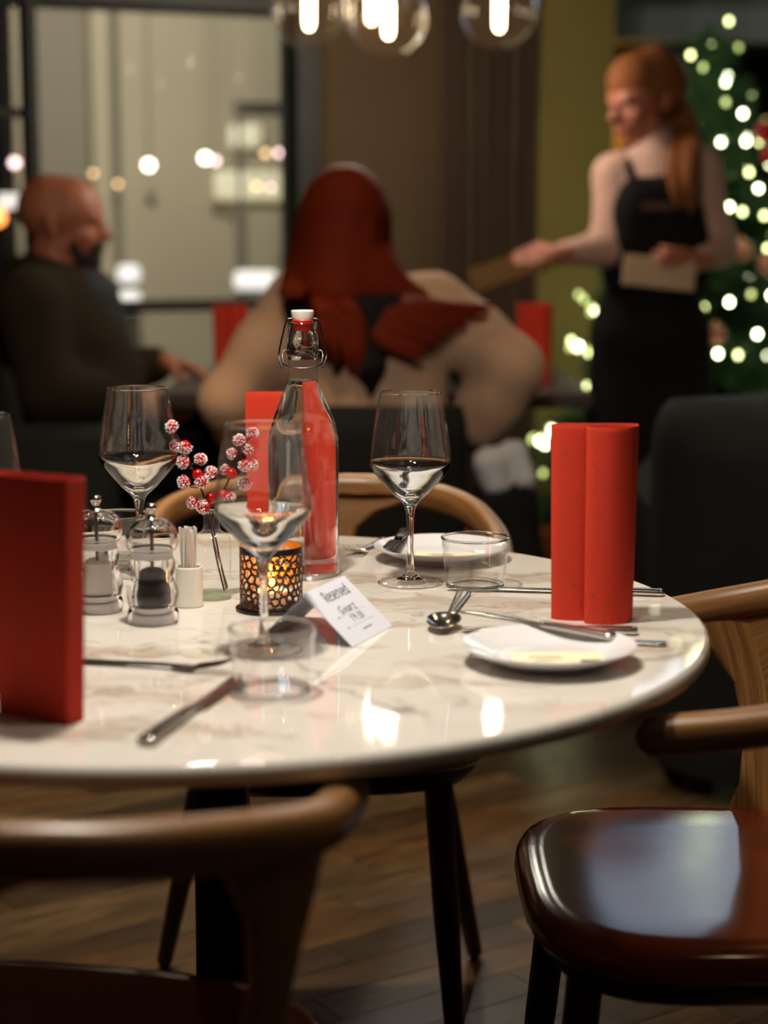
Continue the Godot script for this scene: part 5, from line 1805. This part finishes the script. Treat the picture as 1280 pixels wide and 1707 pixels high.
func build_mill(called: String, label: String, at: Vector3, dark: bool) -> void:
	var t := thing(called, label, "mill", at)
	part(lathe_mb(curve2([Vector2(0.0, 0.1310), Vector2(0.0035, 0.1306), Vector2(0.0058, 0.1280), Vector2(0.0062, 0.1255), Vector2(0.0050, 0.1225), Vector2(0.0036, 0.1195), Vector2(0.0046, 0.1165), Vector2(0.0070, 0.1140), Vector2(0.0072, 0.1128)], 4).map(func(p): return Vector2(p.x, 0.2438 - p.y)).map(func(p): return Vector2(p.x, 0.2438 - p.y)), 28), "knob", M.steel, t)
	var dome := [Vector2(0.0215, 0.0792), Vector2(0.0255, 0.0805), Vector2(0.0278, 0.0850), Vector2(0.0285, 0.0915), Vector2(0.0278, 0.0985), Vector2(0.0250, 0.1055), Vector2(0.0195, 0.1110), Vector2(0.0120, 0.1135), Vector2(0.0032, 0.1138)]
	var hd := curve2(dome, 4)
	hd.append_array(curve2([Vector2(0.0032, 0.1105), Vector2(0.0110, 0.1100), Vector2(0.0175, 0.1070), Vector2(0.0222, 0.1025), Vector2(0.0246, 0.0965), Vector2(0.0250, 0.0905), Vector2(0.0240, 0.0850), Vector2(0.0215, 0.0805), Vector2(0.0215, 0.0792)], 4))
	part(lathe_mb(hd, 56), "head", M.acrylic, t)
	part(lathe_mb([Vector2(0, 0.0720), Vector2(0.0215, 0.0720), Vector2(0.0220, 0.0728), Vector2(0.0220, 0.0772), Vector2(0.0214, 0.0782), Vector2(0, 0.0782)], 40), "collar", M.white_plastic, t)
	var body := curve2([Vector2(0.0270, 0.0012), Vector2(0.0278, 0.006), Vector2(0.0272, 0.013), Vector2(0.0258, 0.0175), Vector2(0.0270, 0.0235), Vector2(0.0281, 0.0310), Vector2(0.0272, 0.0385), Vector2(0.0242, 0.0450), Vector2(0.0226, 0.0500), Vector2(0.0236, 0.0560), Vector2(0.0246, 0.0610), Vector2(0.0243, 0.0670), Vector2(0.0230, 0.0715)], 4)
	var inner := curve2([Vector2(0.0168, 0.0200), Vector2(0.0178, 0.0300), Vector2(0.0166, 0.0420), Vector2(0.0152, 0.0500), Vector2(0.0158, 0.0580), Vector2(0.0168, 0.0660), Vector2(0.0168, 0.0715)], 4)
	var shell_ := body.duplicate()
	shell_.append(Vector2(0.0168, 0.0715))
	for k in range(inner.size() - 1, -1, -1):
		shell_.append(inner[k])
	shell_.append_array([Vector2(0.0236, 0.0195), Vector2(0.0236, 0.0012), Vector2(0.0270, 0.0012)])
	part(lathe_mb(shell_, 56), "body", M.acrylic, t)
	var f := [Vector2(0, 0.0215), Vector2(0.0145, 0.0215)]
	for p in inner:
		if p.y > 0.0215 and p.y < 0.0565:
			f.append(p - Vector2(0.0004, 0))
	f.append(Vector2(0, 0.0575))
	part(lathe_mb(f, 40), "filling", M.pepper if dark else M.salt, t)
	part(lathe_mb([Vector2(0, 0.0), Vector2(0.0225, 0.0), Vector2(0.0232, 0.001), Vector2(0.0232, 0.0100), Vector2(0.0225, 0.0110), Vector2(0, 0.0110)], 40), "grinder_base", M.white_plastic, t)
	part(lathe_mb([Vector2(0, 0.0122), Vector2(0.0205, 0.0122), Vector2(0.0205, 0.0190), Vector2(0, 0.0196)], 36), "grinder_collar", M.white_plastic, t)
	part(lathe_mb([Vector2(0, 0.0196), Vector2(0.0020, 0.0196), Vector2(0.0020, 0.1140), Vector2(0, 0.1140)], 14), "shaft", M.old_steel, t)

func build_vase(at: Vector3) -> void:
	var t := thing("bud_vase", "small clear glass bottle vase holding the frosted berry sprigs", "vase", at)
	part(lathe_mb([Vector2(0, 0.0012), Vector2(0.017, 0.0), Vector2(0.0205, 0.0), Vector2(0.0218, 0.002), Vector2(0.0212, 0.006), Vector2(0.015, 0.0085), Vector2(0, 0.0075)], 48), "thick_base", M.green_glass, t)
	part(lathe_mb(curve2([Vector2(0.0217, 0.003), Vector2(0.0220, 0.012), Vector2(0.0220, 0.060), Vector2(0.0214, 0.0675), Vector2(0.0180, 0.0740), Vector2(0.0120, 0.0785), Vector2(0.0094, 0.0830), Vector2(0.0090, 0.0900), Vector2(0.0092, 0.0970), Vector2(0.0104, 0.1010)], 5), 48), "body", M.clear_glass, t)
	part(lathe_mb(torus_prof(0.0104, 0.1010, 0.0011), 36), "lip", M.thick_glass, t)
	# sprigs of frosted red berries
	var b := thing("berry_sprig", "sprig of red artificial berries dusted with white frost in the vase", "berries", at)
	var s1 := spline([Vector3(0.014, 0.010, 0.004), Vector3(0.004, 0.055, 0.003), Vector3(-0.001, 0.090, 0.001), Vector3(-0.008, 0.118, 0.0), Vector3(-0.016, 0.140, 0.003), Vector3(-0.026, 0.163, 0.004), Vector3(-0.036, 0.185, 0.002), Vector3(-0.0425, 0.197, 0.0)], 4)
	var s2 := spline([Vector3(0.016, 0.010, -0.004), Vector3(0.007, 0.055, -0.003), Vector3(0.002, 0.090, -0.002), Vector3(0.010, 0.115, -0.004), Vector3(0.020, 0.137, -0.006), Vector3(0.030, 0.160, -0.006), Vector3(0.040, 0.180, -0.004), Vector3(0.047, 0.188, -0.002)], 4)
	for s in [s1, s2]:
		var m := Mb.new()
		m.sweep(s, [Vector2(0.0011, 0.0011)], 7, Vector3.BACK)
		part(m, "stem", M.twig, b)
	var spots := [
		[-0.0431, 0.1989, 0.002, 1.0, 130], [-0.0398, 0.1768, -0.004, 0.95, 200], [-0.0280, 0.1768, 0.008, 1.05, 250], [-0.0299, 0.1595, 0.008, 1.05, 170], [-0.0105, 0.1622, 0.006, 0.95, 90], [0.0005, 0.1465, 0.004, 1.0, 120],
		[-0.0292, 0.1368, 0.010, 1.05, 200], [-0.0140, 0.1455, 0.010, 0.85, 999], [-0.0088, 0.1379, 0.012, 1.05, 300], [-0.0205, 0.1123, 0.006, 0.95, 210], [-0.0081, 0.1085, 0.010, 1.1, 180], [-0.0005, 0.1172, 0.002, 0.9, 999],
		[0.0331, 0.1833, 0.0, 0.95, 120], [0.0482, 0.1913, -0.004, 0.9, 90], [0.0249, 0.1682, 0.002, 0.85, 150], [0.0421, 0.1725, -0.004, 0.9, 80], [0.0392, 0.1552, 0.002, 1.0, 270], [0.0473, 0.1541, -0.008, 0.85, 20],
		[0.0166, 0.1492, 0.0, 0.85, 120], [0.0241, 0.1455, 0.004, 0.95, 999], [0.0384, 0.1325, -0.006, 1.0, 250], [0.0135, 0.1205, 0.002, 0.9, 999], [0.0210, 0.1172, 0.002, 1.0, 300]]
	var ball := Mb.new()
	ball.ball(Vector3.ZERO, Vector3(0.0068, 0.0074, 0.0068), 18, 12)
	var bm := ball.mesh()
	var frosts := []
	for k in 3:
		var m := Mb.new()
		for i in 150:
			var a := rng.randf() * TAU
			var el := acos(1.0 - 1.45 * rng.randf())
			var d := Vector3(sin(el) * cos(a), cos(el), sin(el) * sin(a))
			var x := d.cross(Vector3(rng.randf() - 0.5, rng.randf() - 0.5, rng.randf() - 0.5)).normalized()
			var z := d.cross(x)
			var c := d * 0.0070
			var s := 0.00035 + 0.0006 * rng.randf()
			var tip := c + d * (0.0010 + 0.0014 * rng.randf())
			for q in [[x, z], [z, -x], [-x, -z], [-z, x]]:
				var n: Vector3 = ((q[0] + q[1]) * 0.7 + d * 0.6).normalized()
				m.flat([c + q[0] * s, c + q[1] * s, tip], n)
		frosts.append(m.mesh())
	var tw := Mb.new()
	for i in spots.size():
		var q = spots[i]
		var p := Vector3(q[0], q[1], q[2])
		var s: Array = s1 if q[0] < 0.003 else s2
		var best: Vector3 = s[8]
		for c in s:
			if c.y > 0.097 and c.y < p.y - 0.004 and c.distance_to(p) < best.distance_to(p):
				best = c
		tw.sweep(spline([best, best.lerp(p, 0.5) + Vector3(0, -0.003, 0), p], 3), [Vector2(0.0007, 0.0007)], 5, Vector3.BACK, false)
		var bb := piece(bm, "berry", M.berry_red, b, Transform3D(Basis(Vector3.BACK, i * 1.7).scaled(Vector3.ONE * q[3]), p))
		if q[4] < 900:
			var ax := Vector3(cos(deg_to_rad(q[4])), sin(deg_to_rad(q[4])), 0.35).normalized()
			var fr := piece(frosts[i % 3], "frost", M.frost, bb, Transform3D(Basis(Vector3.BACK, -i * 1.7) * Basis(Quaternion(Vector3.UP, ax)), Vector3.ZERO))
			fr.set_meta("kind", "stuff")
	part(tw, "twigs", M.twig, b)
	var wi := Mb.new()
	wi.sweep(spline([Vector3(-0.002, 0.098, 0.004), Vector3(0.004, 0.065, 0.010), Vector3(0.012, 0.040, 0.014), Vector3(0.019, 0.014, 0.010)], 5), [Vector2(0.0005, 0.0005)], 6, Vector3.BACK)
	part(wi, "wire", M.dark_wire, b)

func clip(poly: Array, p: Vector2, n: Vector2) -> Array:   # keep the side away from n
	var o := []
	for i in poly.size():
		var a: Vector2 = poly[i]
		var b: Vector2 = poly[(i + 1) % poly.size()]
		var da := (a - p).dot(n)
		var db := (b - p).dot(n)
		if da <= 0:
			o.append(a)
		if (da < 0) != (db < 0) and absf(da - db) > 1e-12:
			o.append(a.lerp(b, da / (da - db)))
	return o

func build_candle(at: Vector3) -> void:
	# black tin cylinder pierced with rounded cells, gilded inside, a lit candle in it
	var t := thing("candle_holder", "black pierced metal candle holder with golden inside, candle lit", "candle holder", at)
	var R := 0.0352
	var w := TAU * R
	var r := RandomNumberGenerator.new()
	r.seed = 9
	var cols := 25
	var rws := 8
	var y0 := 0.0035
	var y1 := 0.0665
	var dx := w / cols
	var dy := (y1 - y0) / rws
	var sites := []
	for j in rws:
		for i in cols:
			sites.append(Vector2((i + (0.5 if j % 2 else 0.0) + 0.46 * (r.randf() * 2 - 1)) * dx, y0 + (j + 0.5 + 0.42 * (r.randf() * 2 - 1)) * dy))
	var out := Mb.new()
	var inn := Mb.new()
	var N := 20
	var th := 0.0006
	for k in sites.size():
		var s: Vector2 = sites[k]
		var poly := [Vector2(s.x - 2.5 * dx, y0), Vector2(s.x + 2.5 * dx, y0), Vector2(s.x + 2.5 * dx, y1), Vector2(s.x - 2.5 * dx, y1)]
		for m in sites.size():
			if m == k:
				continue
			var o: Vector2 = sites[m]
			var ex := o.x - s.x
			ex -= roundf(ex / w) * w
			if absf(ex) < 3.0 * dx and absf(o.y - s.y) < 3.0 * dy:
				var d := Vector2(ex, o.y - s.y)
				poly = clip(poly, s + d * 0.5, d)
		var c := Vector2.ZERO
		for p in poly:
			c += p
		c /= poly.size()
		var edge := []
		var hole := []
		for j in N:
			var dir := Vector2.from_angle(TAU * j / N)
			var best := 1e9
			for i in poly.size():
				var hit = Geometry2D.segment_intersects_segment(c, c + dir * 0.1, poly[i], poly[(i + 1) % poly.size()])
				if hit != null:
					best = minf(best, (hit - c).length())
			edge.append(best if best < 1 else 0.0)
		for j in N:
			hole.append(maxf(0.25 * (edge[j] * 2.0 + edge[(j + 1) % N] + edge[(j + N - 1) % N]) * 0.92 - 0.0012, 0.0006))
			hole[j] = minf(hole[j], edge[j] - 0.0005)
		var ro := []
		for set_ in [[edge, R, 0], [hole, R, 0], [hole, R - th, 1], [edge, R - th, 1]]:
			var row := PackedVector3Array()
			for j in N:
				var p: Vector2 = c + Vector2.from_angle(TAU * j / N) * set_[0][j]
				var a := p.x / R
				row.append(Vector3(cos(a) * set_[1], p.y, sin(a) * set_[1]))
			ro.append(row)
		ring_strip(out, ro[0], ro[1], false)
		ring_strip(out, ro[1], ro[2], true)
		ring_strip(inn, ro[2], ro[3], false)
	out.lathe([Vector2(R, 0.0), Vector2(R, y0)], 64)
	out.lathe([Vector2(R, y1), Vector2(R, 0.0725), Vector2(R - 0.0004, 0.0730), Vector2(R - th, 0.0725)], 64)
	inn.lathe([Vector2(R - th, 0.0725), Vector2(R - th, y1)], 64)
	part(out, "pierced_wall", M.black_tin, t)
	part(inn, "gilded_lining", M.gold_tin, t)
	part(lathe_mb([Vector2(0, 0.0), Vector2(0.0385, 0.0), Vector2(0.0400, 0.0010), Vector2(0.0402, 0.0030), Vector2(0.0392, 0.0036), Vector2(0.0355, 0.0030), Vector2(0, 0.0030)], 56), "foot", M.black_tin, t)
	var c := thing("tealight", "lit tealight candle glowing inside the pierced holder", "candle", at + Vector3(0, 0.0035, 0))
	part(lathe_mb([Vector2(0, 0.0), Vector2(0.0185, 0.0), Vector2(0.0190, 0.001), Vector2(0.0190, 0.018), Vector2(0.0182, 0.018), Vector2(0.0180, 0.0165), Vector2(0, 0.0160)], 36), "wax", M.wax, c)
	var wk := Mb.new()
	wk.sweep([Vector3(0, 0.0155, 0), Vector3(0.0005, 0.024, 0)], [Vector2(0.0006, 0.0006)], 6, Vector3.BACK)
	part(wk, "wick", M.black_metal, c)
	part(lathe_mb(curve2([Vector2(0, 0.0215), Vector2(0.0030, 0.0240), Vector2(0.0042, 0.0290), Vector2(0.0030, 0.0365), Vector2(0.0, 0.0470)], 5), 18), "flame", M.flame, c)
	lamp(Vector3(0, 0.031, 0), 0.0013, Color(1.0, 0.76, 0.44), 0.004, c, "flame_light")

func ring_strip(m: Mb, a: PackedVector3Array, b: PackedVector3Array, inward: bool) -> void:
	var base := m.v.size()
	var n := a.size()
	var mid := Vector3.ZERO
	for p in a:
		mid += p / n
	var radial := Vector3(mid.x, 0, mid.z).normalized()
	for r in [a, b]:
		for p in r:
			m.v.append(p)
			m.n.append((mid - p).normalized() if inward else radial)
			m.uv.append(Vector2(p.x, p.y))
	for j in n:
		var k := (j + 1) % n
		m.tri(base + j, base + k, base + n + j)
		m.tri(base + k, base + n + k, base + n + j)

func build_card() -> void:
	var t := thing("reserved_card", "white folded card reading Reserved on the table", "card")
	var A := P(-0.0805, TOP + 0.0505, 1.853)
	var B := P(-0.0395, TOP + 0.0505, 1.954)
	var C := P(-0.0350, TOP + 0.0004, 1.8185)
	var D := P(0.0060, TOP + 0.0004, 1.9195)
	var E := P(-0.1285, TOP + 0.0004, 1.8740)
	var F := P(-0.0875, TOP + 0.0004, 1.9750)
	for q in [[A, B, C, D, "front_leaf"], [A, B, E, F, "rear_leaf"]]:
		var x: Vector3 = (q[3] - q[2]).normalized()
		var y: Vector3 = (q[0] - q[2]).normalized()
		var z := x.cross(y).normalized()
		var l: float = (q[3] - q[2]).length()
		var h: float = (q[0] - q[2]).length()
		y = z.cross(x)
		var xf := Transform3D(Basis(x, y, z), q[2])
		var sk: float = (q[0] - q[2]).dot(x)
		var m := Mb.new()
		m.box(Vector3(l / 2 + sk / 2, h / 2, 0), Vector3(l, h, 0.0006), 0.0001)
		var o := part(m, q[4], M.paper, t)
		o.transform = xf
		if q[4] != "front_leaf":
			continue
		var tm := TextMesh.new()
		var fo := SystemFont.new()
		fo.font_names = PackedStringArray(["Droid Sans"])
		fo.font_weight = 500
		tm.font = fo
		tm.text = "Reserved"
		tm.font_size = 32
		tm.pixel_size = 0.0005
		tm.depth = 0.0002
		tm.horizontal_alignment = HORIZONTAL_ALIGNMENT_LEFT
		var ab := tm.get_aabb()
		var sx := 0.060 / ab.size.x
		piece(tm, "printed_word", M.ink, o, Transform3D(Basis().scaled(Vector3(sx, 1.12, 1)), Vector3(sk / 2 + 0.2825 * l - ab.position.x * sx, (1.0 - 0.28) * h - ab.position.y * 1.12, 0.0004)))
		# handwriting: name and time
		write_hand(o, "Ginarz", Vector2(sk / 2 + 0.335 * l, (1.0 - 0.520) * h), 0.0096, 0.00068)
		write_hand(o, "19:30", Vector2(sk / 2 + 0.425 * l, (1.0 - 0.690) * h), 0.0088, 0.00062)
		for g in [[0.20, 0.545, 0.055, 0.0014], [0.21, 0.735, 0.045, 0.0014], [0.46, 0.840, 0.21, 0.0016], [0.30, 0.548, 0.55, 0.0003], [0.30, 0.740, 0.55, 0.0003]]:
			part(box_mb(Vector3(sk / 2 + (g[0] + g[2] / 2) * l, (1.0 - g[1]) * h, 0.00035), Vector3(g[2] * l, g[3], 0.0001), 0.0), "printed_line", M.print_grey, o)

func write_hand(leaf: Node3D, text: String, at: Vector2, h: float, pen: float) -> void:
	# letters as pen strokes on a unit square, x to the right, y up
	var L := {
		"G": [[[0.7, 0.85], [0.4, 1.0], [0.05, 0.6], [0.15, 0.1], [0.5, 0.05], [0.7, 0.4], [0.4, 0.42]]], "i": [[[0.2, 0.55], [0.2, 0.0]], [[0.2, 0.78], [0.22, 0.74]]], "n": [[[0.05, 0.6], [0.08, 0.0]], [[0.08, 0.4], [0.3, 0.62], [0.42, 0.4], [0.45, 0.0]]],
		"a": [[[0.45, 0.55], [0.2, 0.6], [0.05, 0.3], [0.15, 0.0], [0.4, 0.2], [0.46, 0.6], [0.5, 0.0]]], "r": [[[0.08, 0.65], [0.1, 0.0]], [[0.1, 0.4], [0.25, 0.62], [0.42, 0.58]]], "z": [[[0.05, 0.62], [0.45, 0.66], [0.05, 0.0], [0.55, 0.04]]],
		"1": [[[0.05, 0.75], [0.25, 1.0], [0.2, 0.0]]], "9": [[[0.5, 0.8], [0.25, 1.0], [0.08, 0.7], [0.3, 0.5], [0.5, 0.8], [0.45, 0.0]]], ":": [[[0.2, 0.65], [0.2, 0.6]], [[0.2, 0.2], [0.2, 0.15]]],
		"3": [[[0.1, 0.95], [0.45, 0.9], [0.2, 0.55], [0.5, 0.35], [0.3, 0.0], [0.05, 0.1]]], "0": [[[0.3, 1.0], [0.05, 0.6], [0.2, 0.0], [0.5, 0.4], [0.3, 1.0]]]}
	var x := at.x
	for ch in text:
		var m := Mb.new()
		for s in L[ch]:
			var p := []
			for q in s:
				p.append(Vector3(x + (q[0] + 0.12 * q[1]) * h, at.y + q[1] * h, 0.0004))
			m.sweep(spline(p, 4) if p.size() > 2 else p, [Vector2(pen, 0.0001)], 6, Vector3(0, 0, 1))
		part(m, "pen_stroke", M.ink, leaf)
		x += h * (0.48 if ch in "i:" else (0.86 if ch == "G" else 0.72))
